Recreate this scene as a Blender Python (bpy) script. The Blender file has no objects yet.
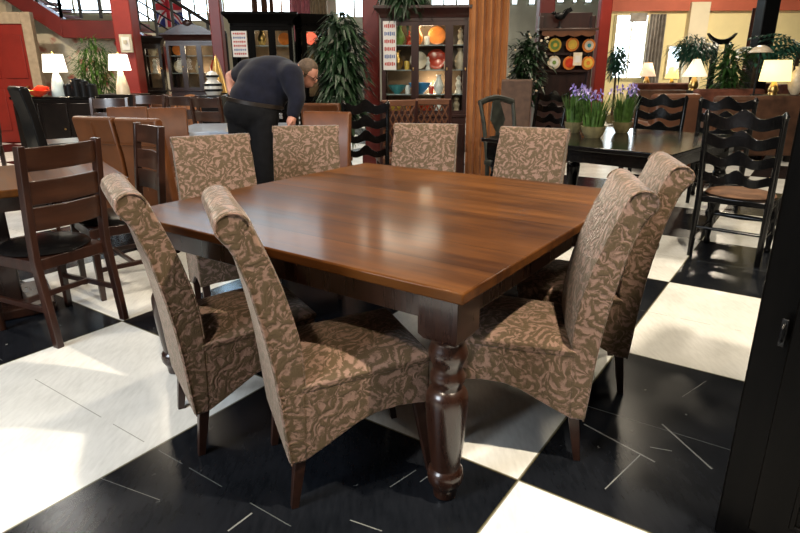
import bpy, bmesh, math, random
from mathutils import Vector, Matrix
PI = math.pi
rnd = random.Random(7)
scn = bpy.context.scene
COL = scn.collection

# ------------------------------------------------------------------ camera
F, PITCH, ROLL, CH = 592.9, .3235, -.0049, 1.329
fw = Vector((0, math.cos(PITCH), -math.sin(PITCH))); upv = Vector((0, math.sin(PITCH), math.cos(PITCH))); rt = Vector((1, 0, 0))
r2 = math.cos(ROLL)*rt + math.sin(ROLL)*upv
u2 = -math.sin(ROLL)*rt + math.cos(ROLL)*upv
cam = bpy.data.cameras.new('camera'); co = bpy.data.objects.new('camera', cam); COL.objects.link(co)
M4 = Matrix((r2, u2, -fw)).transposed().to_4x4(); M4.translation = (0, 0, CH)
co.matrix_world = M4
cam.sensor_width = 36; cam.lens = F*36/800; cam.clip_start = .02
scn.camera = co
def ray(px, py): return r2*((px-400)/F) - u2*((py-266.5)/F) + fw
def on(px, py, z=0.0):
    d = ray(px, py); t = (z-CH)/d.z
    return Vector((d.x*t, d.y*t, z))
def at(px, py, Y):
    d = ray(px, py); t = Y/d.y
    return Vector((d.x*t, Y, CH+d.z*t))

# ------------------------------------------------------------------ materials
MATS = {}
def newmat(name):
    m = bpy.data.materials.new(name); m.use_nodes = True
    nt = m.node_tree; b = nt.nodes['Principled BSDF']
    return m, nt, b
def N(nt, typ, **kw):
    n = nt.nodes.new(typ)
    for k, v in kw.items():
        if k.startswith('i_'):
            n.inputs[k[2:].replace('_', ' ')].default_value = v
        else: setattr(n, k, v)
    return n
def L(nt, a, b): nt.links.new(a, b)
def ramp(nt, fac, stops, interp='LINEAR'):
    r = nt.nodes.new('ShaderNodeValToRGB'); r.color_ramp.interpolation = interp
    e = r.color_ramp.elements
    while len(e) < len(stops): e.new(.5)
    for el, (p, c) in zip(e, stops): el.position = p; el.color = (*c, 1)
    L(nt, fac, r.inputs[0]); return r
def math_(nt, op, a, b=None, clamp=False):
    n = nt.nodes.new('ShaderNodeMath'); n.operation = op; n.use_clamp = clamp
    for i, v in enumerate((a, b)):
        if v is None: continue
        if isinstance(v, (int, float)): n.inputs[i].default_value = v
        else: L(nt, v, n.inputs[i])
    return n.outputs[0]
def plain(name, c, rough=.5, metal=0, var=.15, scale=12, spec=.5, sheen=0, bump=0):
    """one colour with a little procedural mottling"""
    if name in MATS: return MATS[name]
    m, nt, b = newmat(name)
    tc = N(nt, 'ShaderNodeTexCoord'); no = N(nt, 'ShaderNodeTexNoise'); no.inputs['Scale'].default_value = scale; no.inputs['Detail'].default_value = 3
    L(nt, tc.outputs['Object'], no.inputs['Vector'])
    r = ramp(nt, no.outputs['Fac'], [(.3, tuple(x*(1-var) for x in c)), (.7, tuple(min(1, x*(1+var)) for x in c))])
    L(nt, r.outputs[0], b.inputs['Base Color'])
    b.inputs['Roughness'].default_value = rough; b.inputs['Metallic'].default_value = metal
    b.inputs['Specular IOR Level'].default_value = spec
    if sheen: b.inputs['Sheen Weight'].default_value = sheen
    if bump:
        bp = N(nt, 'ShaderNodeBump'); bp.inputs['Strength'].default_value = bump; bp.inputs['Distance'].default_value = .01
        L(nt, no.outputs['Fac'], bp.inputs['Height']); L(nt, bp.outputs[0], b.inputs['Normal'])
    MATS[name] = m; return m
def wood(name, dark, light, axis='Y', scale=1.0, rough=.3, plank=0.0, coat=0.0, spec=.5):
    if name in MATS: return MATS[name]
    m, nt, b = newmat(name)
    tc = N(nt, 'ShaderNodeTexCoord'); mp = N(nt, 'ShaderNodeMapping')
    s = [14*scale]*3; s['XYZ'.index(axis)] = 1.1*scale
    mp.inputs['Scale'].default_value = s
    L(nt, tc.outputs['Object'], mp.inputs['Vector'])
    vec = mp.outputs[0]
    if plank:
        sx = N(nt, 'ShaderNodeSeparateXYZ'); L(nt, tc.outputs['Object'], sx.inputs[0])
        k = math_(nt, 'FLOOR', math_(nt, 'DIVIDE', sx.outputs[0], plank))
        wn = N(nt, 'ShaderNodeTexWhiteNoise', noise_dimensions='1D'); L(nt, k, wn.inputs['W'])
        cm = N(nt, 'ShaderNodeCombineXYZ'); L(nt, math_(nt, 'MULTIPLY', wn.outputs['Value'], 9.0), cm.inputs[1])
        ad = N(nt, 'ShaderNodeVectorMath', operation='ADD'); L(nt, vec, ad.inputs[0]); L(nt, cm.outputs[0], ad.inputs[1]); vec = ad.outputs[0]
    n1 = N(nt, 'ShaderNodeTexNoise'); n1.inputs['Scale'].default_value = 1.0; n1.inputs['Detail'].default_value = 6; n1.inputs['Roughness'].default_value = .65
    L(nt, vec, n1.inputs['Vector'])
    n2 = N(nt, 'ShaderNodeTexNoise'); n2.inputs['Scale'].default_value = 3.0; n2.inputs['Detail'].default_value = 4
    L(nt, tc.outputs['Object'], n2.inputs['Vector'])
    f = math_(nt, 'ADD', math_(nt, 'MULTIPLY', n1.outputs['Fac'], .7), math_(nt, 'MULTIPLY', n2.outputs['Fac'], .3))
    if plank: f = math_(nt, 'ADD', f, math_(nt, 'MULTIPLY', math_(nt, 'SUBTRACT', wn.outputs['Value'], .5), .16))
    r = ramp(nt, f, [(.34, dark), (.52, tuple((a+c)/2 for a, c in zip(dark, light))), (.68, light)])
    col = r.outputs[0]
    if plank:
        fr = math_(nt, 'FRACT', math_(nt, 'DIVIDE', sx.outputs[0], plank))
        edge = math_(nt, 'LESS_THAN', math_(nt, 'ABSOLUTE', math_(nt, 'SUBTRACT', fr, .5)), .492)
        mx = N(nt, 'ShaderNodeMix', data_type='RGBA'); L(nt, edge, mx.inputs[0]); mx.inputs[6].default_value = (*[x*.45 for x in dark], 1); L(nt, col, mx.inputs[7]); col = mx.outputs[2]
    L(nt, col, b.inputs['Base Color'])
    rr = math_(nt, 'ADD', math_(nt, 'MULTIPLY', n1.outputs['Fac'], .22), rough-.1)
    L(nt, rr, b.inputs['Roughness'])
    b.inputs['Coat Weight'].default_value = coat; b.inputs['Coat Roughness'].default_value = .13
    b.inputs['Specular IOR Level'].default_value = spec
    bp = N(nt, 'ShaderNodeBump'); bp.inputs['Strength'].default_value = .15; bp.inputs['Distance'].default_value = .002
    L(nt, n1.outputs['Fac'], bp.inputs['Height']); L(nt, bp.outputs[0], b.inputs['Normal'])
    MATS[name] = m; return m
def damask():
    m, nt, b = newmat('damask_fabric')
    tc = N(nt, 'ShaderNodeTexCoord')
    def warp(vec, scale, amp, det=1.0):
        n0 = N(nt, 'ShaderNodeTexNoise'); n0.inputs['Scale'].default_value = scale; n0.inputs['Detail'].default_value = det
        L(nt, tc.outputs['Object'], n0.inputs['Vector'])
        sub = N(nt, 'ShaderNodeVectorMath', operation='SUBTRACT'); L(nt, n0.outputs['Color'], sub.inputs[0]); sub.inputs[1].default_value = (.5, .5, .5)
        sc = N(nt, 'ShaderNodeVectorMath', operation='SCALE'); L(nt, sub.outputs[0], sc.inputs[0]); sc.inputs['Scale'].default_value = amp
        ad = N(nt, 'ShaderNodeVectorMath', operation='ADD'); L(nt, vec, ad.inputs[0]); L(nt, sc.outputs[0], ad.inputs[1]); return ad.outputs[0]
    w1 = warp(tc.outputs['Object'], 9, .10, 1.5); w1 = warp(w1, 40, .014, 1.5)
    # acanthus scrolls: spiralling leaflets round scattered centres, in two sizes
    def scroll(scale, k_ang, k_sp, k_ring, seed):
        off = N(nt, 'ShaderNodeVectorMath', operation='ADD'); L(nt, w1, off.inputs[0]); off.inputs[1].default_value = (seed, seed*.7, seed*1.3)
        v = N(nt, 'ShaderNodeTexVoronoi', feature='F1'); v.inputs['Scale'].default_value = scale; L(nt, off.outputs[0], v.inputs['Vector'])
        d = N(nt, 'ShaderNodeVectorMath', operation='SUBTRACT'); L(nt, off.outputs[0], d.inputs[0]); L(nt, v.outputs['Position'], d.inputs[1])
        sp = N(nt, 'ShaderNodeSeparateXYZ'); L(nt, d.outputs[0], sp.inputs[0])
        a = math_(nt, 'ADD', sp.outputs[0], sp.outputs[1]); b_ = math_(nt, 'ADD', sp.outputs[2], math_(nt, 'MULTIPLY', math_(nt, 'SUBTRACT', sp.outputs[0], sp.outputs[1]), .55))
        an = math_(nt, 'ARCTAN2', b_, a)
        s1 = math_(nt, 'SINE', math_(nt, 'ADD', math_(nt, 'MULTIPLY', an, k_ang), math_(nt, 'MULTIPLY', v.outputs['Distance'], k_sp)))
        s2 = math_(nt, 'SINE', math_(nt, 'ADD', math_(nt, 'MULTIPLY', v.outputs['Distance'], k_ring), math_(nt, 'MULTIPLY', math_(nt, 'SINE', math_(nt, 'MULTIPLY', an, 3.0)), 1.2)))
        return math_(nt, 'ADD', math_(nt, 'MULTIPLY', s1, .32), math_(nt, 'MULTIPLY', s2, .26))
    f = math_(nt, 'ADD', scroll(9.5, 7.0, 15.0, 22.0, 0.0), math_(nt, 'MULTIPLY', scroll(23, 4.0, 12.0, 15.0, 3.7), .7))
    f = math_(nt, 'ADD', f, .52)
    fine = N(nt, 'ShaderNodeTexNoise'); fine.inputs['Scale'].default_value = 210; fine.inputs['Detail'].default_value = 2; L(nt, tc.outputs['Object'], fine.inputs['Vector'])
    f = math_(nt, 'ADD', f, math_(nt, 'MULTIPLY', math_(nt, 'SUBTRACT', fine.outputs['Fac'], .5), .9))
    r = ramp(nt, f, [(.12, (.245, .152, .116)), (.42, (.148, .094, .064)), (.64, (.094, .064, .035))])
    L(nt, r.outputs[0], b.inputs['Base Color'])
    b.inputs['Roughness'].default_value = .7; b.inputs['Sheen Weight'].default_value = .3; b.inputs['Sheen Roughness'].default_value = .35
    b.inputs['Specular IOR Level'].default_value = .2
    bp = N(nt, 'ShaderNodeBump'); bp.inputs['Strength'].default_value = .4; bp.inputs['Distance'].default_value = .003
    L(nt, f, bp.inputs['Height']); L(nt, bp.outputs[0], b.inputs['Normal'])
    return m
def emit(name, c, s):
    if name in MATS: return MATS[name]
    m, nt, b = newmat(name)
    b.inputs['Base Color'].default_value = (*c, 1); b.inputs['Emission Color'].default_value = (*c, 1); b.inputs['Emission Strength'].default_value = s
    tc = N(nt, 'ShaderNodeTexCoord'); no = N(nt, 'ShaderNodeTexNoise'); no.inputs['Scale'].default_value = 2.5
    L(nt, tc.outputs['Object'], no.inputs['Vector'])
    L(nt, math_(nt, 'ADD', math_(nt, 'MULTIPLY', no.outputs['Fac'], .3*s), .85*s), b.inputs['Emission Strength'])
    MATS[name] = m; return m
def glass_mat():
    m = bpy.data.materials.new('cabinet_glass'); m.use_nodes = True; nt = m.node_tree; nt.nodes.clear()
    o = N(nt, 'ShaderNodeOutputMaterial'); mix = N(nt, 'ShaderNodeMixShader'); tr = N(nt, 'ShaderNodeBsdfTransparent'); gl = N(nt, 'ShaderNodeBsdfGlossy')
    gl.inputs['Roughness'].default_value = .03; fr = N(nt, 'ShaderNodeFresnel'); fr.inputs['IOR'].default_value = 1.35
    L(nt, fr.outputs[0], mix.inputs[0]); L(nt, tr.outputs[0], mix.inputs[1]); L(nt, gl.outputs[0], mix.inputs[2]); L(nt, mix.outputs[0], o.inputs[0])
    tr.inputs[0].default_value = (.93, .95, .94, 1)
    return m
def segdist(nt, x, y, a, b_, w):
    """mask of a thin scratch from a to b (floor coordinates)"""
    dx, dy = b_[0]-a[0], b_[1]-a[1]; ll = math.hypot(dx, dy)
    ux, uy = dx/ll, dy/ll
    px = math_(nt, 'SUBTRACT', x, a[0]); py = math_(nt, 'SUBTRACT', y, a[1])
    al = math_(nt, 'ADD', math_(nt, 'MULTIPLY', px, ux), math_(nt, 'MULTIPLY', py, uy))
    pe = math_(nt, 'ABSOLUTE', math_(nt, 'SUBTRACT', math_(nt, 'MULTIPLY', px, uy), math_(nt, 'MULTIPLY', py, ux)))
    inl = math_(nt, 'LESS_THAN', math_(nt, 'ABSOLUTE', math_(nt, 'SUBTRACT', al, ll/2)), ll/2)
    return math_(nt, 'MULTIPLY', inl, math_(nt, 'LESS_THAN', pe, w))
TYAW, TX, TY, TS = .6082, .3981, 1.677, 1.1836
def floor_mat():
    m, nt, b = newmat('checker_tile')
    tc = N(nt, 'ShaderNodeTexCoord'); sp = N(nt, 'ShaderNodeSeparateXYZ'); L(nt, tc.outputs['Object'], sp.inputs[0])
    x, y = sp.outputs[0], sp.outputs[1]
    dx = math_(nt, 'SUBTRACT', x, TX); dy = math_(nt, 'SUBTRACT', y, TY)
    sa, ca = math.sin(TYAW)/TS, math.cos(TYAW)/TS
    u = math_(nt, 'ADD', math_(nt, 'MULTIPLY', dx, sa), math_(nt, 'MULTIPLY', dy, ca))
    v = math_(nt, 'SUBTRACT', math_(nt, 'MULTIPLY', dx, ca), math_(nt, 'MULTIPLY', dy, sa))
    par = math_(nt, 'FLOORED_MODULO', math_(nt, 'ADD', math_(nt, 'FLOOR', u), math_(nt, 'FLOOR', v)), 2.0)
    no = N(nt, 'ShaderNodeTexNoise'); no.inputs['Scale'].default_value = 5; no.inputs['Detail'].default_value = 5; L(nt, tc.outputs['Object'], no.inputs['Vector'])
    # streaky vinyl mottling
    mp = N(nt, 'ShaderNodeMapping'); mp.inputs['Rotation'].default_value = (0, 0, .5); mp.inputs['Scale'].default_value = (60, 14, 1); L(nt, tc.outputs['Object'], mp.inputs[0])
    st = N(nt, 'ShaderNodeTexNoise'); st.inputs['Scale'].default_value = 1; st.inputs['Detail'].default_value = 3; L(nt, mp.outputs[0], st.inputs['Vector'])
    wmix = math_(nt, 'ADD', math_(nt, 'MULTIPLY', no.outputs['Fac'], .5), math_(nt, 'MULTIPLY', st.outputs['Fac'], .5))
    white = ramp(nt, wmix, [(.3, (.64, .635, .60)), (.55, (.77, .765, .73)), (.7, (.82, .815, .78))]).outputs[0]
    black = ramp(nt, wmix, [(.35, (.005, .006, .008)), (.65, (.010, .0115, .015))]).outputs[0]
    mx = N(nt, 'ShaderNodeMix', data_type='RGBA'); L(nt, par, mx.inputs[0]); L(nt, black, mx.inputs[6]); L(nt, white, mx.inputs[7])
    # seams between the halves of each square and round its edge
    def near(t, w):
        f = math_(nt, 'FRACT', math_(nt, 'ADD', t, .5)); return math_(nt, 'LESS_THAN', math_(nt, 'ABSOLUTE', math_(nt, 'SUBTRACT', f, .5)), w)
    half = near(math_(nt, 'ADD', u, .5), .0016)
    brk = math_(nt, 'GREATER_THAN', no.outputs['Fac'], .44)
    half = math_(nt, 'MULTIPLY', half, brk)
    edge = math_(nt, 'MAXIMUM', near(u, .0035), near(v, .0035))
    seam = N(nt, 'ShaderNodeMix', data_type='RGBA'); L(nt, par, seam.inputs[0]); seam.inputs[6].default_value = (.10, .11, .11, 1); seam.inputs[7].default_value = (.25, .24, .2, 1)
    m1 = N(nt, 'ShaderNodeMix', data_type='RGBA'); L(nt, math_(nt, 'MULTIPLY', half, .75), m1.inputs[0]); L(nt, mx.outputs[2], m1.inputs[6]); L(nt, seam.outputs[2], m1.inputs[7])
    m2 = N(nt, 'ShaderNodeMix', data_type='RGBA'); L(nt, math_(nt, 'MULTIPLY', edge, .8), m2.inputs[0]); L(nt, m1.outputs[2], m2.inputs[6]); m2.inputs[7].default_value = (.10, .085, .04, 1)
    # scuffs and scratches on the black squares
    scr = None
    marks = [((584, 424), (655, 462), .0035), ((640, 455), (605, 489), .002), ((662, 424), (712, 469), .0035), ((650, 447), (672, 451), .002), ((682, 397), (706, 381), .0015),
             ((228, 531), (252, 513), .003), ((390, 487), (416, 470), .002), ((100, 478), (160, 500), .001), ((350, 520), (382, 531), .002), ((420, 482), (436, 470), .002)]
    for p1, p2, w in marks:
        a, c = on(*p1), on(*p2); d = segdist(nt, x, y, (a.x, a.y), (c.x, c.y), w)
        scr = d if scr is None else math_(nt, 'MAXIMUM', scr, d)
    vo = N(nt, 'ShaderNodeTexVoronoi'); vo.inputs['Scale'].default_value = 9; L(nt, tc.outputs['Object'], vo.inputs['Vector'])
    n3 = N(nt, 'ShaderNodeTexNoise'); n3.inputs['Scale'].default_value = 70; n3.inputs['Detail'].default_value = 4; L(nt, tc.outputs['Object'], n3.inputs['Vector'])
    n4 = N(nt, 'ShaderNodeTexNoise'); n4.inputs['Scale'].default_value = 2.2; L(nt, tc.outputs['Object'], n4.inputs['Vector'])
    sp1 = math_(nt, 'LESS_THAN', math_(nt, 'ADD', vo.outputs['Distance'], math_(nt, 'MULTIPLY', n3.outputs['Fac'], .25)), .17)
    sp1 = math_(nt, 'MULTIPLY', sp1, math_(nt, 'GREATER_THAN', n4.outputs['Fac'], .5))
    scr = math_(nt, 'MAXIMUM', scr, math_(nt, 'MULTIPLY', sp1, .6))
    scr = math_(nt, 'MULTIPLY', scr, math_(nt, 'SUBTRACT', 1.0, par))
    m3 = N(nt, 'ShaderNodeMix', data_type='RGBA'); L(nt, math_(nt, 'MULTIPLY', scr, .55), m3.inputs[0]); L(nt, m2.outputs[2], m3.inputs[6]); m3.inputs[7].default_value = (.34, .35, .33, 1)
    L(nt, m3.outputs[2], b.inputs['Base Color'])
    L(nt, math_(nt, 'ADD', math_(nt, 'MULTIPLY', no.outputs['Fac'], .18), .14), b.inputs['Roughness'])
    b.inputs['Specular IOR Level'].default_value = .13
    bp = N(nt, 'ShaderNodeBump'); bp.inputs['Strength'].default_value = .05; bp.inputs['Distance'].default_value = .002; L(nt, st.outputs['Fac'], bp.inputs['Height']); L(nt, bp.outputs[0], b.inputs['Normal'])
    return m
def floral():
    m, nt, b = newmat('floral_wallpaper')
    tc = N(nt, 'ShaderNodeTexCoord')
    v = N(nt, 'ShaderNodeTexVoronoi'); v.inputs['Scale'].default_value = 3.4; L(nt, tc.outputs['Object'], v.inputs['Vector'])
    n = N(nt, 'ShaderNodeTexNoise'); n.inputs['Scale'].default_value = 9; n.inputs['Detail'].default_value = 3; L(nt, tc.outputs['Object'], n.inputs['Vector'])
    d = math_(nt, 'ADD', v.outputs['Distance'], math_(nt, 'MULTIPLY', math_(nt, 'SUBTRACT', n.outputs['Fac'], .5), .5))
    r = ramp(nt, d, [(.14, (.46, .07, .06)), (.25, (.62, .30, .22)), (.33, (.80, .72, .54))])
    n2 = N(nt, 'ShaderNodeTexNoise'); n2.inputs['Scale'].default_value = 5; n2.inputs['Detail'].default_value = 4; L(nt, tc.outputs['Object'], n2.inputs['Vector'])
    gm = ramp(nt, n2.outputs['Fac'], [(.50, (0, 0, 0)), (.60, (1, 1, 1))])
    mx = N(nt, 'ShaderNodeMix', data_type='RGBA'); L(nt, math_(nt, 'MULTIPLY', gm.outputs[0], .45), mx.inputs[0]); L(nt, r.outputs[0], mx.inputs[6]); mx.inputs[7].default_value = (.50, .42, .24, 1)
    L(nt, mx.outputs[2], b.inputs['Base Color']); b.inputs['Roughness'].default_value = .7
    return m
def union_flag():
    m, nt, b = newmat('striped_flag_cloth')
    tc = N(nt, 'ShaderNodeTexCoord'); sp = N(nt, 'ShaderNodeSeparateXYZ'); L(nt, tc.outputs['Generated'], sp.inputs[0])
    x = math_(nt, 'SUBTRACT', sp.outputs[0], .5); z = math_(nt, 'SUBTRACT', sp.outputs[2], .5)
    ax = math_(nt, 'ABSOLUTE', x); az = math_(nt, 'ABSOLUTE', z)
    mn = math_(nt, 'MINIMUM', ax, az); dg = math_(nt, 'ABSOLUTE', math_(nt, 'SUBTRACT', ax, az))
    def lt(a, w): return math_(nt, 'LESS_THAN', a, w)
    wht = math_(nt, 'MAXIMUM', lt(mn, .14), lt(dg, .10)); red = math_(nt, 'MAXIMUM', lt(mn, .085), lt(dg, .035))
    a = N(nt, 'ShaderNodeMix', data_type='RGBA'); L(nt, wht, a.inputs[0]); a.inputs[6].default_value = (.02, .035, .22, 1); a.inputs[7].default_value = (.7, .7, .75, 1)
    c = N(nt, 'ShaderNodeMix', data_type='RGBA'); L(nt, red, c.inputs[0]); L(nt, a.outputs[2], c.inputs[6]); c.inputs[7].default_value = (.5, .03, .05, 1)
    L(nt, c.outputs[2], b.inputs['Base Color']); b.inputs['Roughness'].default_value = .8
    return m

M = dict(
 fabric=damask(), floor=floor_mat(), floral=floral(), flag=union_flag(), glass=glass_mat(),
 tabletop=wood('walnut_top', (.034, .0105, .0028), (.140, .050, .0110), 'Y', 1.0, .38, .21, .16, .04),
 tablewood=wood('walnut_frame', (.012, .0045, .003), (.040, .014, .007), 'Z', 1.0, .28, 0, .4),
 chairwood=wood('dark_cherry', (.014, .005, .0035), (.045, .015, .008), 'Z', 1.4, .32, 0, .3),
 slatwood=wood('brown_slat_wood', (.020, .007, .004), (.062, .022, .010), 'X', 1.2, .34, 0, .3),
 leg=plain('chair_leg_wood', (.028, .011, .007), .35, 0, .3, 30),
 blackleather=plain('black_leather', (.005, .0045, .0045), .28, 0, .3, 25, .3, 0, .1),
 tan=plain('tan_leather', (.120, .038, .010), .42, 0, .18, 9, .45, 0, .1),
 blackwood=plain('black_lacquer', (.0035, .0034, .0036), .16, 0, .3, 16, .35),
 blackcab=wood('black_brown_wood', (.0018, .0016, .0015), (.0045, .0038, .0032), 'Z', 1.2, .30, 0, 0, .04),
 espresso=plain('espresso_wood', (.008, .005, .004), .30, 0, .3, 14, .25),
 mahogany=wood('mahogany', (.014, .0035, .003), (.042, .010, .006), 'Z', 1.2, .32, 0, .2),
 redpaint=plain('red_paint', (.24, .018, .010), .42, 0, .12, 4),
 darkred=plain('dark_red_paint', (.115, .010, .008), .4, 0, .2, 4),
 stairred=plain('stair_red', (.17, .012, .008), .45, 0, .15, 3),
 tantrim=plain('tan_trim', (.40, .30, .20), .6),
 cream=plain('cream_wall', (.66, .58, .42), .8, 0, .05, 2),
 yellow=plain('yellow_wall', (.80, .68, .36), .8, 0, .05, 2),
 redband=plain('red_band', (.46, .11, .06), .7, 0, .08, 3),
 tanwall=plain('tan_wall', (.62, .50, .32), .8, 0, .05, 2),
 pale=plain('pale_stone', (.55, .55, .47), .8, 0, .12, 1.5),
 rail=plain('rail_iron', (.010, .008, .007), .5, .2),
 sky=emit('daylight_window', (.74, .89, 1.0), 5.0),
 skyb=emit('daylight_bright', (.80, .93, 1.0), 7.0),
 shade=emit('lamp_shade_white', (1.0, .93, .78), 3.2),
 shadey=emit('lamp_shade_yellow', (1.0, .70, .24), 1.5),
 shadep=emit('lamp_shade_peach', (1.0, .70, .46), .9),
 shadec=emit('lamp_shade_cream', (1.0, .86, .62), 1.2),
 shader=emit('lamp_shade_rectangular', (1.0, .80, .36), 1.7),
 sheentop=plain('pale_glass_top', (.46, .52, .62), .12, 0, .05),  # bluish window reflection put into the base colour of a table top
 bulb=emit('small_bulb', (1.0, .86, .55), 3),
 leaf=plain('leaf_green', (.030, .085, .018), .45, 0, .6, 7),
 leafd=plain('leaf_dark', (.010, .032, .010), .45, 0, .6, 7),
 leafb=plain('leaf_bright', (.07, .16, .022), .5, 0, .5, 7),
 leafy=plain('blade_green', (.055, .115, .022), .45, 0, .5, 20),
 leafbl=plain('leaf_blue_green', (.025, .095, .060), .45, 0, .5, 7),
 trunk=plain('bark', (.075, .045, .025), .8),
 iris=plain('iris_petal', (.22, .17, .48), .6, 0, .4, 30),
 irisp=plain('iris_petal_pale', (.46, .38, .66), .6, 0, .3, 30),
 moss=plain('mossy_pot', (.15, .125, .055), .8, 0, .35, 20),
 soil=plain('soil', (.03, .02, .012), .9),
 orange=plain('orange_drape', (.36, .135, .035), .75, 0, .15, 5, .3, .2),
 greydrape=plain('grey_drape', (.30, .27, .24), .8, 0, .3, 6, .3),
 browndrape=plain('brown_drape', (.09, .03, .018), .8, 0, .3, 6),
 pinkdrape=plain('pink_drape', (.60, .22, .26), .8, 0, .2, 6),
 copper=plain('copper_drape', (.26, .12, .065), .7, 0, .25, 6),
 sofa=plain('sofa_brown', (.085, .038, .020), .7, 0, .5, 5, .3),
 sofared=plain('sofa_patterned', (.16, .055, .035), .75, 0, .75, 4, .3),
 brownlea=plain('brown_leather', (.10, .036, .015), .45, 0, .25, 6),
 taupe=plain('taupe_upholstery', (.075, .040, .025), .8, 0, .25, 14),
 greenblack=plain('aged_green_black', (.020, .022, .017), .38, 0, .5, 14),
 navy=plain('navy_cloth', (.006, .007, .016), .85, 0, .25, 18, .2, .1),
 trouser=plain('black_cloth', (.006, .006, .007), .9, 0, .3, 20, .2),
 skin=plain('skin', (.50, .23, .16), .55, 0, .12, 20),
 hair=plain('brown_hair', (.085, .052, .030), .7, 0, .4, 60),
 belt=plain('belt_leather', (.020, .014, .010), .35),
 steel=plain('steel', (.6, .58, .55), .25, 1),
 brass=plain('brass', (.62, .40, .14), .3, 1),
 white=plain('white_ceramic', (.75, .73, .68), .25, 0, .05),
 paleblue=plain('pale_blue_ceramic', (.50, .60, .62), .25, 0, .08),
 bluec=plain('blue_glaze', (.05, .28, .62), .2), redc=plain('red_glaze', (.55, .05, .02), .22, 0, .2), orangec=plain('orange_glaze', (.65, .20, .04), .25, 0, .2),
 yellowc=plain('yellow_glaze', (.68, .44, .06), .3, 0, .15), greenc=plain('green_glaze', (.16, .28, .06), .3), creamc=plain('cream_glaze', (.66, .55, .40), .3), teal=plain('teal_glaze', (.04, .24, .26), .3),
 paper=plain('paper', (.66, .62, .58), .8, 0, .05), inkred=plain('ink_red', (.42, .06, .05), .8), inkblue=plain('ink_blue', (.12, .16, .30), .8),
 basket=plain('wicker', (.30, .12, .045), .7, 0, .3, 40), shelfback=plain('cabinet_back', (.20, .13, .075), .7),
 chrome=plain('glass_shelf', (.30, .33, .33), .15), plaque=plain('plaque', (.50, .45, .33), .5), tin=plain('black_tin', (.004, .004, .0045), .35, 0, .15, 12, .25),
 plinth=plain('plinth_black', (.012, .011, .011), .5), cushion=plain('brown_cushion', (.17, .080, .038), .75, 0, .2, 12),
)

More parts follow.
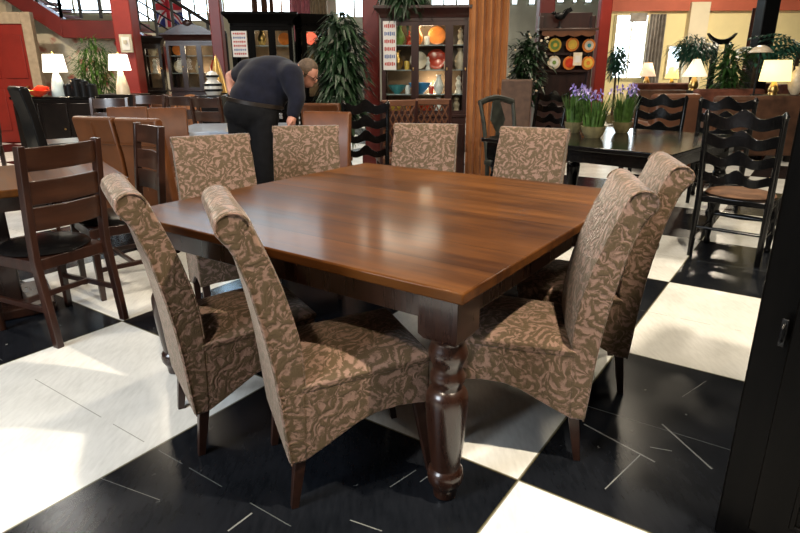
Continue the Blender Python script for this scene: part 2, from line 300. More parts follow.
# ------------------------------------------------------------------ mesh helpers
class MB:
    def __init__(s): s.bm = bmesh.new()
    def box(s, c, d, rz=0, rx=0, ry=0, taper=None):
        R = Matrix.Rotation(rz, 3, 'Z') @ Matrix.Rotation(ry, 3, 'Y') @ Matrix.Rotation(rx, 3, 'X')
        v = []
        for z in (-1, 1):
            k = taper if (taper and z < 0) else 1
            for x, y in ((-1, -1), (1, -1), (1, 1), (-1, 1)):
                v.append(s.bm.verts.new(Vector(c) + R @ Vector((x*d[0]/2*k, y*d[1]/2*k, z*d[2]/2))))
        for f in ((3, 2, 1, 0), (4, 5, 6, 7), (0, 1, 5, 4), (1, 2, 6, 5), (2, 3, 7, 6), (3, 0, 4, 7)): s.bm.faces.new([v[i] for i in f])
        return s
    def loft(s, rings, cap=True, closed=False):
        """rings: lists of points with equal length"""
        V = [[s.bm.verts.new(p) for p in r] for r in rings]
        n = len(V[0]); m = len(V)
        for i in range(m if closed else m-1):
            for j in range(n):
                s.bm.faces.new((V[i][j], V[i][(j+1) % n], V[(i+1) % m][(j+1) % n], V[(i+1) % m][j]))
        if cap and not closed:
            s.bm.faces.new(V[0][::-1]); s.bm.faces.new(V[-1])
        return s
    def prism(s, prof, x0, x1, axis='x'):
        """prof: (y,z) polygon swept along x"""
        f = (lambda a, b, t: Vector((t, a, b))) if axis == 'x' else ((lambda a, b, t: Vector((a, t, b))) if axis == 'y' else (lambda a, b, t: Vector((a, b, t))))
        return s.loft([[f(a, b, x0) for a, b in prof], [f(a, b, x1) for a, b in prof]])
    def tube(s, pts, r, n=8, square=False):
        pts = [Vector(p) for p in pts]; rs = r if isinstance(r, (list, tuple)) else [r]*len(pts)
        rings = []
        up = None
        for i, p in enumerate(pts):
            t = (pts[min(i+1, len(pts)-1)] - pts[max(i-1, 0)]).normalized()
            if up is None: up = Vector((0, 0, 1)) if abs(t.z) < .9 else Vector((0, 1, 0))
            a = t.cross(up).normalized(); b = a.cross(t).normalized(); up = b
            rr = rs[i]
            ph = PI/4 if square else 0
            rings.append([p + a*rr*math.cos(2*PI*k/n+ph) + b*rr*math.sin(2*PI*k/n+ph) for k in range(n)])
        return s.loft(rings)
    def lathe(s, prof, c=(0, 0, 0), n=20):
        c = Vector(c)
        return s.loft([[c + Vector((r*math.cos(2*PI*k/n), r*math.sin(2*PI*k/n), z)) for k in range(n)] for r, z in prof])
    def ell(s, c, d, n=16, m=10, rot=None):
        R = rot or Matrix.Identity(3)
        rings = []
        for i in range(1, m):
            a = PI*i/m
            rings.append([Vector(c) + R @ Vector((d[0]*math.sin(a)*math.cos(2*PI*k/n), d[1]*math.sin(a)*math.sin(2*PI*k/n), -d[2]*math.cos(a))) for k in range(n)])
        return s.loft(rings)
    def quad(s, a, b, c, d):
        s.bm.faces.new([s.bm.verts.new(Vector(p)) for p in (a, b, c, d)]); return s
    def build(s, name, m, parent=None, smooth=False, bevel=0, seg=2, loc=None, rz=0, keep=False):
        bmesh.ops.recalc_face_normals(s.bm, faces=s.bm.faces)
        me = bpy.data.meshes.new(name); s.bm.to_mesh(me); s.bm.free()
        me.materials.append(m)
        o = bpy.data.objects.new(name, me); COL.objects.link(o)
        if parent: o.parent = parent
        if loc is not None: o.location = loc
        if rz: o.rotation_euler = (0, 0, rz)
        if smooth:
            for p in me.polygons: p.use_smooth = True
            try: me.set_sharp_from_angle(angle=math.radians(40))
            except Exception: pass
        if bevel:
            b = o.modifiers.new('bevel', 'BEVEL'); b.width = bevel; b.segments = seg; b.limit_method = 'ANGLE'; b.angle_limit = math.radians(48)
            for p in me.polygons: p.use_smooth = True
            try: me.set_sharp_from_angle(angle=math.radians(40))
            except Exception: pass
            b.harden_normals = False
        return o
def tag(o, label, cat, group=None):
    o['label'] = label; o['category'] = cat
    if group: o['group'] = group
    return o
def thing(name, label, cat, loc=(0, 0, 0), rz=0, group=None):
    o = bpy.data.objects.new(name, None); COL.objects.link(o); o.empty_display_size = .1
    o.location = loc; o.rotation_euler = (0, 0, rz)
    return tag(o, label, cat, group)
def struct(o): o['kind'] = 'structure'; return o
def dup(root, loc, rz, label, group=None, scale=None):
    r = root.copy(); COL.objects.link(r); r.location = loc; r.rotation_euler = (0, 0, rz); r['label'] = label
    if group: r['group'] = group
    if scale: r.scale = scale
    for ch in list(root.children):
        c = ch.copy(); COL.objects.link(c); c.parent = r
        for g in list(ch.children):
            d = g.copy(); COL.objects.link(d); d.parent = c
    return r
def facing(phi): return phi - PI/2      # local +Y faces along phi
R = math.radians

# ------------------------------------------------------------------ room shell
struct(MB().box((0, 10, -.05), (60, 50, .1)).build('floor', M['floor']))

def wallrect(name, px0, px1, py0, py1, Y, th, m):
    """a wall slab whose face at depth Y spans the given stretch"""
    a, c = at(px0, py1, Y), at(px1, py0, Y)
    return MB().box(((a.x+c.x)/2, Y+th/2, (a.z+c.z)/2), (abs(c.x-a.x), th, abs(c.z-a.z))).build(name, m)
# back right: yellow plastered wall, red cornice band, tan wall above, pilaster
YB = 19.0
xa = at(600, 60, YB).x
struct(MB().box((xa+10, YB+.15, 2.5), (20, .3, 5)).build('wall_back', M['yellow']))
zb0, zb1 = at(700, 11, YB).z, at(700, 0, YB).z+.05
t1 = MB().box((xa+10, YB-.06, (zb0+zb1)/2), (20, .14, zb1-zb0)).build('trim_1', M['redband']); struct(t1)
struct(MB().box((xa+10, YB-.10, zb1+.05), (20, .24, .10)).build('trim_2', M['tanwall']))
pxa = at(694, 30, YB)
struct(MB().box((pxa.x, YB-.12, 1.55), (.55, .26, 3.1)).build('trim_3', M['cream']))
# back centre and left: pale stone wall with rows of high windows
xb = at(318, 20, 22).x
struct(MB().box(((xa+xb)/2+.4, 22.15, 3), (xa-xb+2.5, .3, 6)).build('wall_centre', M['pale']))
struct(MB().box((-11.5, 22.15, 4.5), (2*(11.5+xb), .3, 9)).build('wall_left', M['cream']))
# left: papered partition under the stair
YW = 12.6
f0, f1 = at(24, 100, YW).x, at(196, 60, YW).x
struct(MB().box(((f0+f1)/2, YW+.1, 1.0), (f1-f0, .2, 2.0)).build('wall_stair', M['floral']))
struct(MB().box((f0-1.9, YW+.1, 2.0), (3.8, .2, 4.0)).build('wall_stair_side', M['tanwall']))

def window(n, px0, px1, py0, py1, Y, nx, nz, m, fr, wf=.06):
    a, c = at(px0, py1, Y), at(px1, py0, Y)
    cx, cz, w, h = (a.x+c.x)/2, (a.z+c.z)/2, c.x-a.x, c.z-a.z
    o = thing('window_%d' % n, '', '', (cx, Y, cz)); del o['label']; del o['category']; struct(o)
    MB().box((0, -.02, 0), (w-.02, .03, h-.02)).build('pane', m, o)
    b = MB()
    for k in range(nx+1): b.box((-w/2+w*k/nx, -.05, 0), (wf, .08, h+wf))
    for k in range(nz+1): b.box((0, -.05, -h/2+h*k/nz), (w, .07, wf))
    b.build('window_frame', fr, o); return o
window(1, 610, 648, 15, 78, YB, 2, 1, M['skyb'], M['cream'], .035)
window(2, 664, 681, 46, 76, YB, 1, 1, M['sky'], M['cream'], .04)
window(3, 196, 303, -150, 14, 22, 4, 2, M['skyb'], M['cream'], .06)
window(4, 120, 192, -150, 22, 22, 3, 2, M['sky'], M['cream'], .06)
window(5, 336, 372, -50, 18, 22, 2, 2, M['sky'], M['cream'], .06)
window(6, 431, 470, -30, 6, 22, 3, 2, M['sky'], M['pale'], .06)
for k, (a, c) in enumerate([(511, 519), (528, 537), (556, 566), (572, 579), (584, 594)]):
    window(7+k, a, c, -30, 5 if k < 2 else 3, 22, 1, 2, M['sky'], M['pale'], .05)
for k, (a, c) in enumerate([(48, 108)]):
    window(12, a, c, -150, 14, 22, 3, 2, M['sky'], M['cream'], .06)
# red door in its tan frame at far left
YD = 11.6
a, c = at(-14, 116, YD), at(23, 24, YD)
d = thing('door_1', '', '', ((a.x+c.x)/2, YD, 0)); del d['label']; del d['category']; struct(d)
dw = c.x-a.x
MB().box((0, 0, c.z/2), (dw, .06, c.z)).build('door_leaf', M['redpaint'], d, bevel=.01)
b = MB(); b.box((-.25, -.04, 1.55), (.42, .02, .75)); b.box((.25, -.04, 1.55), (.42, .02, .75)); b.box((-.25, -.04, .6), (.42, .02, .75)); b.box((.25, -.04, .6), (.42, .02, .75)); b.build('door_panel', M['redpaint'], d, bevel=.006)
b = MB(); b.box((dw/2+.09, 0, (c.z+.2)/2), (.18, .12, c.z+.2)); b.box((-dw/2-.09, 0, (c.z+.2)/2), (.18, .12, c.z+.2)); b.box((0, 0, c.z+.1), (dw, .12, .2)); b.build('door_frame', M['tantrim'], d, bevel=.01)
MB().lathe([(.0, 0), (.03, .01), (.035, .03), (.0, .05)], (dw/2-.1, -.07, 1.0)).build('door_knob', M['brass'], d, True)

# ------------------------------------------------------------------ staircase (flight, landing, flight) with iron railing
YS = 12.2
st = thing('staircase', 'dark red staircase with landing and black iron railing along the far left wall', 'staircase', (0, YS, 0))
def sp(px, py, dy=0): v = at(px, py, YS); return Vector((v.x, dy, v.z))
def band(pts, h, name, m, th=.12):
    b = MB()
    top = [Vector((p.x, 0, p.z+h)) for p in pts]
    poly = [(p.x, p.z) for p in pts] + [(p.x, p.z) for p in reversed(top)]
    b.prism(poly, -.06, .06+th, 'y'); return b.build(name, m, st, bevel=.01)
A0, A1, A2, A3 = sp(-34, -26), sp(65, 38), sp(124, 39), sp(232, 104)
band([A0, A1], .36, 'stringer', M['stairred']); band([A1, A2], .32, 'landing_beam', M['stairred']); band([A2, A3], .30, 'stringer', M['stairred'])
b = MB(); b.box(((A1.x+A2.x)/2, .75, A1.z+.26), (A2.x-A1.x, 1.2, .12)); b.build('landing', M['stairred'], st)
def flight(p, q, n):
    b = MB()
    for k in range(n):
        t = (k+.5)/n; v = p.lerp(q, t); b.box((v.x, .65, v.z+.25), (abs(q.x-p.x)/n, 1.0, .05))
    b.build('treads', M['stairred'], st)
flight(A0, A1, 9); flight(A2, A3, 10)
def railing(p, q, n, h=.95, off=.36):
    for k in range(n+1):
        v = p.lerp(q, k/n); MB().box((v.x, 0, v.z+off+h/2), (.045, .045, h)).build('baluster', M['rail'], st)
    b = MB()
    for j, hh in enumerate((.14, .34, .54, .74)):
        b.tube([(p.x, 0, p.z+off+hh), (q.x, 0, q.z+off+hh)], .016, 6)
    b.build('rails', M['rail'], st)
    MB().tube([(p.x, 0, p.z+off+h), (q.x, 0, q.z+off+h)], .035, 8).build('handrail', M['rail'], st, True)
railing(A0, A1, 4); railing(A1, A2, 3); railing(A2, A3, 6)

# columns of the hall
def column(px, pyb, Y, w, m, label, top=5.0, name='column'):
    x = at(px, pyb, Y).x
    o = thing(name, label, 'column', (x, Y, 0))
    MB().box((0, 0, top/2), (w, w, top)).build('shaft', m, o, bevel=.015)
    MB().box((0, 0, .12), (w+.08, w+.08, .24)).build('plinth', m, o, bevel=.015)
    return o
colr = column(129, 45, 10.6, .31, M['redpaint'], 'bright red square column carrying a small plaque beside the yellow-lit lamp')
column(219, 45, 9.6, .17, M['darkred'], 'thin dark red column between the carved hutch and the black china cabinet', name='column')
column(371.5, 45, 8.3, .21, M['darkred'], 'dark red column beside the tall green plant and the mahogany display cabinet')
column(545, 20, 10.5, .25, M['darkred'], 'dark red column rising behind the plate rack')
column(602, 40, 9.6, .17, M['redpaint'], 'bright red column at the right end of the plate rack, beside the big window')
a = at(132, 44, 10.6)
o = thing('wall_plaque', 'small cream framed plaque mounted on the bright red column', 'plaque', (a.x, 10.6-.22, a.z))
MB().box((0, 0, 0), (.20, .03, .28)).build('frame', M['plaque'], o, bevel=.006)
MB().box((0, -.02, 0), (.13, .012, .20)).build('face', M['white'], o)
MB().lathe([(0, -.03), (.03, -.025), (.03, .025), (0, .03)], (0, -.03, .02), 12).build('dial', M['plaque'], o, True)
# flag behind the right-hand flight
a, c = at(155, 27, 13.4), at(180, -14, 13.4)
b = MB(); n = 14
rings = []
for i in range(n+1):
    x = (c.x-a.x)*i/n; y = .05*math.sin(i*1.3)
    rings.append([(x, y, 0), (x, y+.012, 0), (x, y+.012, c.z-a.z), (x, y, c.z-a.z)])
fl = b.loft(rings).build('flag', M['flag'], None, True, loc=(a.x, 13.4, a.z)); tag(fl, 'red, white and blue flag hanging behind the stair railing', 'flag')

# ------------------------------------------------------------------ main dining table
TC = Vector((-.0245, 2.6205, 0)); TYAWD = .9500; TW = 1.6565
def lathe_leg(b, x, y, top=.735):
    prof = [(.030, 0), (.037, .004), (.039, .02), (.040, .036), (.047, .045), (.056, .062), (.059, .082), (.056, .102), (.046, .112), (.048, .135), (.052, .16), (.058, .22), (.064, .29),
            (.067, .345), (.066, .375), (.058, .393), (.047, .402), (.046, .412), (.053, .424), (.055, .437), (.051, .452), (.046, .462), (.047, .478), (.052, .49), (.059, .505), (.061, .52), (.057, .538), (.050, .552), (.050, .562), (.058, .572)]
    b.lathe(prof, (x, y, 0), 28)
    q = .066; e = .012
    def sq(r, z): return [(x+sx*r, y+sy*r, z) for sx, sy in ((-1, -1), (1, -1), (1, 1), (-1, 1))]
    b.loft([sq(q-e, .570), sq(q, .588), sq(q, top)])
def square_table(label, loc, rz, w, mt, mf, group=None):
    t = thing('dining_table', label, 'table', loc, rz, group)
    MB().box((0, 0, .742), (w, w, .036)).build('tabletop', mt, t, bevel=.006)
    ins, ap = .104, .070
    for sx in (-1, 1):
        for sy in (-1, 1):
            b = MB(); lathe_leg(b, sx*(w/2-ins), sy*(w/2-ins)); b.build('leg', mf, t, True)
    ln = w-2*(ins+.066)
    for k in range(4):
        b = MB(); a = k*PI/2; p = Vector((math.cos(a), math.sin(a), 0))*(w/2-ap)
        b.box((p.x, p.y, .678), (.026, ln, .095), rz=a); b.build('apron', mf, t, bevel=.003)
    return t
square_table('large square walnut dining table with turned legs, ringed by damask chairs', TC, TYAWD, TW, M['tabletop'], M['tablewood'])

# ------------------------------------------------------------------ damask scroll-back chairs
W = .42
REAR = [(-.004, .176), (-.012, .27), (-.020, .38), (-.027, .45), (-.035, .52), (-.048, .60), (-.063, .68), (-.082, .771), (-.096, .815), (-.110, .858), (-.121, .880)]
SCROLL = [(-.136, .899), (-.150, .918), (-.155, .940), (-.148, .960), (-.132, .973), (-.112, .979), (-.092, .977), (-.075, .968), (-.062, .948)]
FRONT = [(-.050, .919), (-.036, .880), (-.024, .852), (-.002, .790), (.018, .730), (.036, .660), (.047, .610), (.057, .54), (.061, .460), (.060, .40), (.058, .30), (.050, .178)]
def make_damask(label, group):
    t = thing('dining_chair', label, 'chair', (0, 0, 0), 0, group)
    # backrest swept across the width, front face slightly crowned
    prof = REAR + SCROLL + FRONT
    n = 8; rings = []
    for i in range(n+1):
        x = -W/2 + W*i/n
        crown = 1-abs(2*i/n-1)**2.6
        ring = []
        for k, (y, z) in enumerate(prof):
            dy = .010*crown if k >= len(REAR)+len(SCROLL) and z > .42 else 0
            w = 1.0 - .02*(z-.4 if z > .4 else 0)
            ring.append((x*w, y+dy, z))
        rings.append(ring)
    MB().loft(rings).build('backrest', M['fabric'], t, bevel=.009, seg=3)
    # skirt: front and side panels with arched hems
    hem = [(.045, .180), (.100, .208), (.160, .242), (.220, .276), (.280, .296), (.350, .303), (.420, .299), (.456, .292)]
    top = [(.462, .445), (.055, .420)]
    side = hem + top
    for sx in (-1, 1):
        MB().prism(side, sx*(W/2-.020), sx*(W/2-.001)).build('skirt_panel', M['fabric'], t, bevel=.005)
    hemf = [(-W/2+.002, .292), (-W*.3, .305), (0, .310), (W*.3, .305), (W/2-.002, .292), (W/2-.002, .444), (-W/2+.002, .444)]
    MB().prism(hemf, .443, .462, 'y').build('skirt_panel', M['fabric'], t, bevel=.005)
    MB().box((0, .25, .36), (W-.05, .38, .08)).build('seat_frame', M['espresso'], t)
    # seat cushion, crowned
    b = MB(); nx, ny = 10, 10; rings = []
    def sh(u, v):
        cu = 1-abs(2*u-1)**3.2; cv = 1-abs(2*v-1)**3.2
        return .022+.042*cu*cv
    for layer in ('top',):
        V = [[b.bm.verts.new(((u/nx-.5)*(W+.006), .045+.424*v/ny, .418+.028*v/ny+sh(u/nx, v/ny)*.9)) for v in range(ny+1)] for u in range(nx+1)]
        for u in range(nx):
            for v in range(ny): b.bm.faces.new((V[u][v], V[u+1][v], V[u+1][v+1], V[u][v+1]))
        edge = [V[u][0] for u in range(nx+1)] + [V[nx][v] for v in range(1, ny+1)] + [V[u][ny] for u in range(nx-1, -1, -1)] + [V[0][v] for v in range(ny-1, 0, -1)]
        low = [b.bm.verts.new((e.co.x*.985, e.co.y, .412+.028*(e.co.y-.045)/.424)) for e in edge]
        for i in range(len(edge)): b.bm.faces.new((edge[i], low[i], low[(i+1) % len(edge)], edge[(i+1) % len(edge)]))
        b.bm.faces.new(low)
    b.build('seat', M['fabric'], t, bevel=.006, seg=2)
    # welts: round each scroll end and down the edges
    for sx in (-1, 1):
        b = MB(); x = sx*(W/2*.989+.001)
        arc = [(-.105 + .045*math.cos(a), .936 + .040*math.sin(a)) for a in [R(-150+d) for d in range(0, -201, -20)]]
        b.tube([(x, y, z) for y, z in arc], .0035, 6)
        b.build('scroll_welt', M['fabric'], t, True)
        b = MB(); b.tube([(sx*(W/2+.0005)*(1.0-.02*max(0, z-.4)), y+.006, z) for y, z in REAR[:-1]], .0028, 6)
        b.tube([(sx*(W/2-.003)*(1.0-.02*max(0, z-.4)), y-.002, z) for y, z in FRONT[1:-3]], .0035, 6)
        b.build('edge_welt', M['fabric'], t, True)
    for sx in (-1, 1):
        x = sx*(W/2-.030)
        b = MB(); b.loft([[(x+i*.019, .035+j*.019, .20) for i, j in ((-1, -1), (1, -1), (1, 1), (-1, 1))], [(x+i*.012, .006+j*.012, 0) for i, j in ((-1, -1), (1, -1), (1, 1), (-1, 1))]])
        b.build('leg', M['leg'], t, bevel=.002)
        b = MB(); b.loft([[(x+i*.019, .425+j*.019, .33) for i, j in ((-1, -1), (1, -1), (1, 1), (-1, 1))], [(x+i*.012, .482+j*.012, 0) for i, j in ((-1, -1), (1, -1), (1, 1), (-1, 1))]])
        b.build('leg', M['leg'], t, bevel=.002)
    return t
def clear_table(o, phi):
    '''slide a chair straight back until its backrest stands clear of the table edge'''
    f = Vector((math.cos(phi), math.sin(phi), 0)); rv = Vector((math.sin(phi), -math.cos(phi), 0)); h = TW/2+.012
    for k in range(40):
        ok = True
        for sx in (-1, -.5, 0, .5, 1):
            q = o + rv*sx*W/2 + f*.014 - TC
            a = q.x*math.cos(TYAWD)+q.y*math.sin(TYAWD); b = -q.x*math.sin(TYAWD)+q.y*math.cos(TYAWD)
            if abs(a) < h and abs(b) < h: ok = False
        if ok: break
        o = o - f*.005
    return o
G = 'damask scroll-back chairs around the walnut table'
ch0 = make_damask('damask scroll-back chair nearest the turned table leg on its left side', G)
def foot_pose(p, phi, side):
    """side +1: the chair's right rear foot stands at p, -1: its left"""
    rv = Vector((math.sin(phi), -math.cos(phi), 0))
    return Vector((p.x, p.y, 0)) - rv*side*(W/2-.012)
def top_pose(pa, pb):
    a, c = on(*pa, .978), on(*pb, .978); m = (a+c)/2; al = math.atan2(c.y-a.y, c.x-a.x); phi = al-PI/2
    f = Vector((math.cos(phi), math.sin(phi), 0)); o = m + f*.11; o.z = 0
    return o, phi
for i, (x, y, phd, lab) in enumerate([(-.412, 1.720, 21.5, None),
        (-.822, 1.982, 30.5, 'damask scroll-back chair at the front left, farther from the turned leg'),
        (.664, 1.966, 170.0, 'damask scroll-back chair at the right side nearer the camera, showing its whole seat'),
        (.988, 2.420, 168.0, 'damask scroll-back chair at the right, half hidden behind another damask chair')]):
    if i == 0: ch0.location = (x, y, 0); ch0.rotation_euler.z = facing(R(phd))
    else: dup(ch0, (x, y, 0), facing(R(phd)), lab)
for pa, pb, lab in [((169, 137), (249, 133), 'damask chair across the table, left of the bending person\'s legs'),
                    ((270, 126), (341, 125), 'damask chair across the table, directly in front of the bending person\'s hand'),
                    ((392, 123), (461, 124), 'damask chair across the table, in front of the mahogany display cabinet'),
                    ((500, 126), (572, 129), 'damask chair across the table, in front of the black table with irises')]:
    o, phi = top_pose(pa, pb); o = clear_table(o, phi); dup(ch0, o, facing(phi), lab)

# ------------------------------------------------------------------ slat-back wooden dining chairs (left)
def make_slat_chair(label, loc, phi, group=None, wood_='chairwood', seatm='blackleather', n=3, h=.98, w=.43, crest=.11):
    t = thing('slat_back_chair', label, 'chair', loc, facing(phi), group)
    wm = M[wood_]
    def yb(z): return -.02 - (.055*((z-.45)/.55)**1.3 if z > .45 else -.0 ) - (.05*(1-z/.45) if z < .45 else 0)
    for sx in (-1, 1):
        zs = [0, .15, .3, .45, .6, .75, .9, h]
        b = MB(); b.loft([[(sx*(w/2-.018)+i*.017, yb(z)+j*.021, z) for i, j in ((-1, -1), (1, -1), (1, 1), (-1, 1))] for z in zs])
        b.build('back_post', wm, t, bevel=.003)
    zt = h-.01
    gaps = [(zt-crest, zt)] + [(zt-crest-.045-(k+1)*.115-k*.012+.0, zt-crest-.045-k*.127) for k in range(n-1)]
    for z0, z1 in gaps:
        rings = []
        for i in range(9):
            x = (w/2-.03)*(i/4-1); bow = -.030*(1-(i/4-1)**2)
            rings.append([(x, yb(z0)+bow-.009, z0), (x, yb(z0)+bow+.009, z0), (x, yb(z1)+bow+.009, z1), (x, yb(z1)+bow-.009, z1)])
        MB().loft(rings).build('back_slat', M['slatwood'] if wood_ == 'chairwood' else wm, t, bevel=.003)
    MB().box((0, .20, .415), (w-.02, .42, .06)).build('seat_rail', wm, t, bevel=.004)
    MB().ell((0, .20, .455), (w/2+.005, .225, .035), 24, 10).build('seat', M[seatm], t, True)
    for sx in (-1, 1):
        b = MB(); b.loft([[(sx*(w/2-.02)+i*r_, .40+j*r_, z) for i, j in ((-1, -1), (1, -1), (1, 1), (-1, 1))] for z, r_ in ((.44, .021), (0, .015))]); b.build('front_leg', wm, t, bevel=.003)
        MB().box((sx*(w/2-.02), .19, .19), (.018, .42, .028)).build('stretcher', wm, t, bevel=.002)
    MB().box((0, .19, .19), (w-.05, .018, .028)).build('stretcher', wm, t, bevel=.002)
    return t
a = on(56, 345); c = on(110, 322); mid = (a+c)/2; al = math.atan2(c.y-a.y, c.x-a.x)
phi1 = al+PI/2
sl1 = make_slat_chair('dark cherry slat-back chair with its back to the camera at the left edge', mid+Vector((math.cos(phi1), math.sin(phi1), 0))*.07+Vector((.045, .01, 0)), phi1, 'slat-back chairs at the left table', h=1.0)
dup(sl1, (-1.63, 3.76, 0), facing(R(222)), 'dark cherry slat-back chair seen from the front, behind the front left damask chair')
# left wooden table
t = thing('dining_table', 'brown rectangular wooden dining table at the left edge of the photo', 'table', (-2.29, 3.27, 0), R(35))
MB().box((0, 0, .74), (1.30, .95, .04)).build('tabletop', M['tabletop'], t, bevel=.006)
MB().box((-.1, 0, .36), (.30, .30, .70)).build('pedestal', M['tablewood'], t, bevel=.01)
MB().box((-.1, 0, .03), (.60, .50, .06)).build('pedestal_foot', M['tablewood'], t, bevel=.01)
for sy in (-1, 1): MB().box((0, sy*.40, .68), (1.1, .03, .08)).build('apron', M['tablewood'], t)

# ------------------------------------------------------------------ leather parsons chairs
def make_parsons(label, loc, phi, m, h=1.0, w=.46, group=None, cat='chair', legm='espresso', seam=True, zs=.47):
    t = thing('leather_chair', label, cat, loc, facing(phi), group)
    prof = [(.02, zs-.23), (-.01, zs-.02), (-.03, zs+.23), (-.075, h-.02), (-.060, h), (-.020, h), (0, h-.02), (.03, zs+.23), (.06, zs), (.07, zs-.23)]
    MB().prism(prof, -w/2, w/2).build('backrest', M[m], t, bevel=.012, seg=3)
    MB().box((0, .25, zs-.07), (w, .42, .14)).build('seat', M[m], t, bevel=.03, seg=3)
    if seam:
        b = MB(); b.tube([(-w/2+.01, -.051, h*.80), (w/2-.01, -.051, h*.80)], .006, 6); b.tube([(0, -.033, .45), (0, -.033, .7), (0, -.055, h*.82), (0, -.072, h-.04)], .005, 6); b.build('stitching', M[m], t)
    for sx in (-1, 1):
        for y in (.02, .42):
            MB().box((sx*(w/2-.03), y, (zs-.14)/2), (.038, .038, zs-.14), taper=.8).build('leg', M[legm], t)
    return t
def ppose(pa, pb, Y, away=True):
    a, c = at(*pa, Y), at(*pb, Y); return Vector(((a.x+c.x)/2, Y, 0))
tn = make_parsons('tan leather chair back, left one of the nearer tan pair by the slat chair', (-2.30, 4.66, 0), R(66), 'tan', .99, .41, 'tan leather chairs')
dup(tn, (-1.90, 4.49, 0), facing(R(66)), 'tan leather chair back, right one of the nearer tan pair')
dup(tn, tuple(at(128, 120, 5.78).xy)+(0,), facing(R(282)), 'tan leather chair in the second tan pair, left one', scale=(.88, 1, 1))
dup(tn, tuple(at(168, 120, 5.62).xy)+(0,), facing(R(284)), 'tan leather chair in the second tan pair, beside the table with the painted reflection', scale=(.82, 1, 1))
dup(tn, tuple(at(326, 130, 5.0).xy)+(0,), facing(R(255)), 'tan leather chair right of the bending person\'s hand')
dup(tn, tuple(at(322, 120, 6.3).xy)+(0,), facing(R(80)), 'tan leather chair behind the bending person\'s arm')
# dark leather chair leaning in profile at far left
bl = make_parsons('tall black leather pub chair with brown legs seen in profile at left', (-3.10, 5.1, 0), R(42), 'blackleather', 1.20, .46, 'black leather chairs at left', seam=False, legm='slatwood', zs=.74)
dup(bl, (-3.55, 4.35, 0), facing(R(350)), 'tall black leather pub chair at the left border, nearest the slat chair')
dup(bl, (-3.95, 5.9, 0), facing(R(200)), 'tall black leather pub chair farthest back near the left border')

# table near the person, bluish window reflection painted into its top
t = thing('dining_table', 'table with a pale bluish window reflection painted on its glossy top, left of the bending person', 'table', (-1.66, 6.22, 0), R(4))
MB().box((0, 0, .742), (1.1, .95, .036)).build('tabletop', M['sheentop'], t, bevel=.006)
for sx in (-1, 1):
    for sy in (-1, 1): MB().box((sx*.47, sy*.39, .36), (.07, .07, .72), taper=.8).build('leg', M['espresso'], t, bevel=.004)
for sy in (-1, 1): MB().box((0, sy*.40, .68), (.9, .03, .08)).build('apron', M['espresso'], t)

# ------------------------------------------------------------------ sideboard with lamps and black tins
YSB = 9.2
a, c = at(10, 97, YSB), at(96, 97, YSB); sbz = a.z
t = thing('sideboard', 'black sideboard below the papered wall carrying the white lamp and black tins', 'sideboard', ((a.x+c.x)/2, YSB+.25, 0))
sw = c.x-a.x
MB().box((0, 0, sbz/2-.02), (sw-.06, .5, sbz-.04)).build('body', M['espresso'], t, bevel=.008)
MB().box((0, 0, sbz-.02), (sw, .56, .04)).build('top', M['blackwood'], t, bevel=.006)
for k in range(3):
    d = MB().box((-sw/3+k*sw/3, -.26, sbz*.5), (sw/3-.06, .02, sbz*.8)).build('door', M['espresso'], t, bevel=.006)
    MB().ell((-sw/3+k*sw/3+.12, -.285, sbz*.5), (.015, .015, .015), 10, 6).build('knob', M['brass'], d, True)
def lamp(label, px, pyb, pyt, Y, shade, base, wpx, z0=None, bprof=None, rect=False, tprat=.78, group=None, base_frac=.5, lit=0):
    v = at(px, pyb, Y); tz = at(px, pyt, Y).z; z0 = v.z if z0 is None else z0; H = tz-z0; r = wpx/F*Y/2
    t = thing('table_lamp', label, 'lamp', (at(px, pyt+(pyb-pyt)*.25, Y).x, Y, z0), 0, group)
    hb = H*base_frac
    pr = bprof or [(.10, 0), (.10, .02), (.085, .04), (.11, .2), (.12, .35), (.07, .75), (.03, .95), (.02, 1)]
    if bprof is None: pr = [(q*min(1, r*3.5), z*hb if z > .04 else z) for q, z in pr]
    else: pr = [(q, z*hb) for q, z in bprof]
    MB().lathe(pr, (0, 0, 0), 20).build('base', base, t, True)
    MB().lathe([(.012, hb-.01), (.012, H*.86)], (0, 0, 0), 8).build('stem', M['brass'], t)
    b = MB()
    if rect:
        b.loft([[(x*k, y*k*.6, z) for x, y in ((-r, -r), (r, -r), (r, r), (-r, r))] for z, k in ((hb*.92, 1), (H, .86))], cap=False)
    else:
        b.loft([[(r*k*math.cos(2*PI*i/28), r*k*math.sin(2*PI*i/28), z) for i in range(28)] for z, k in ((hb*.94, 1), (H*.97, tprat))], cap=False)
    s = b.build('lamp_shade', shade, t, True)
    m = s.modifiers.new('thickness', 'SOLIDIFY'); m.thickness = .006
    MB().ell((0, 0, H+.005), (.014, .014, .02), 10, 6).build('finial', M['brass'], t, True)
    if lit:
        l = bpy.data.lights.new('lamp_bulb', 'POINT'); l.energy = lit; l.color = (1, .8, .55); l.shadow_soft_size = .05
        o = bpy.data.objects.new('lamp_bulb', l); COL.objects.link(o); o.parent = t; o.location = (0, 0, (hb+H)/2)
    return t
lamp('white-shaded table lamp with pale blue bottle base on the black sideboard', 54, 96, 53, 9.35, M['shade'], M['paleblue'], 21, sbz, [(.10, 0), (.105, .05), (.10, .25), (.085, .5), (.06, .75), (.035, .9), (.03, 1)], tprat=.82, base_frac=.60, lit=60)
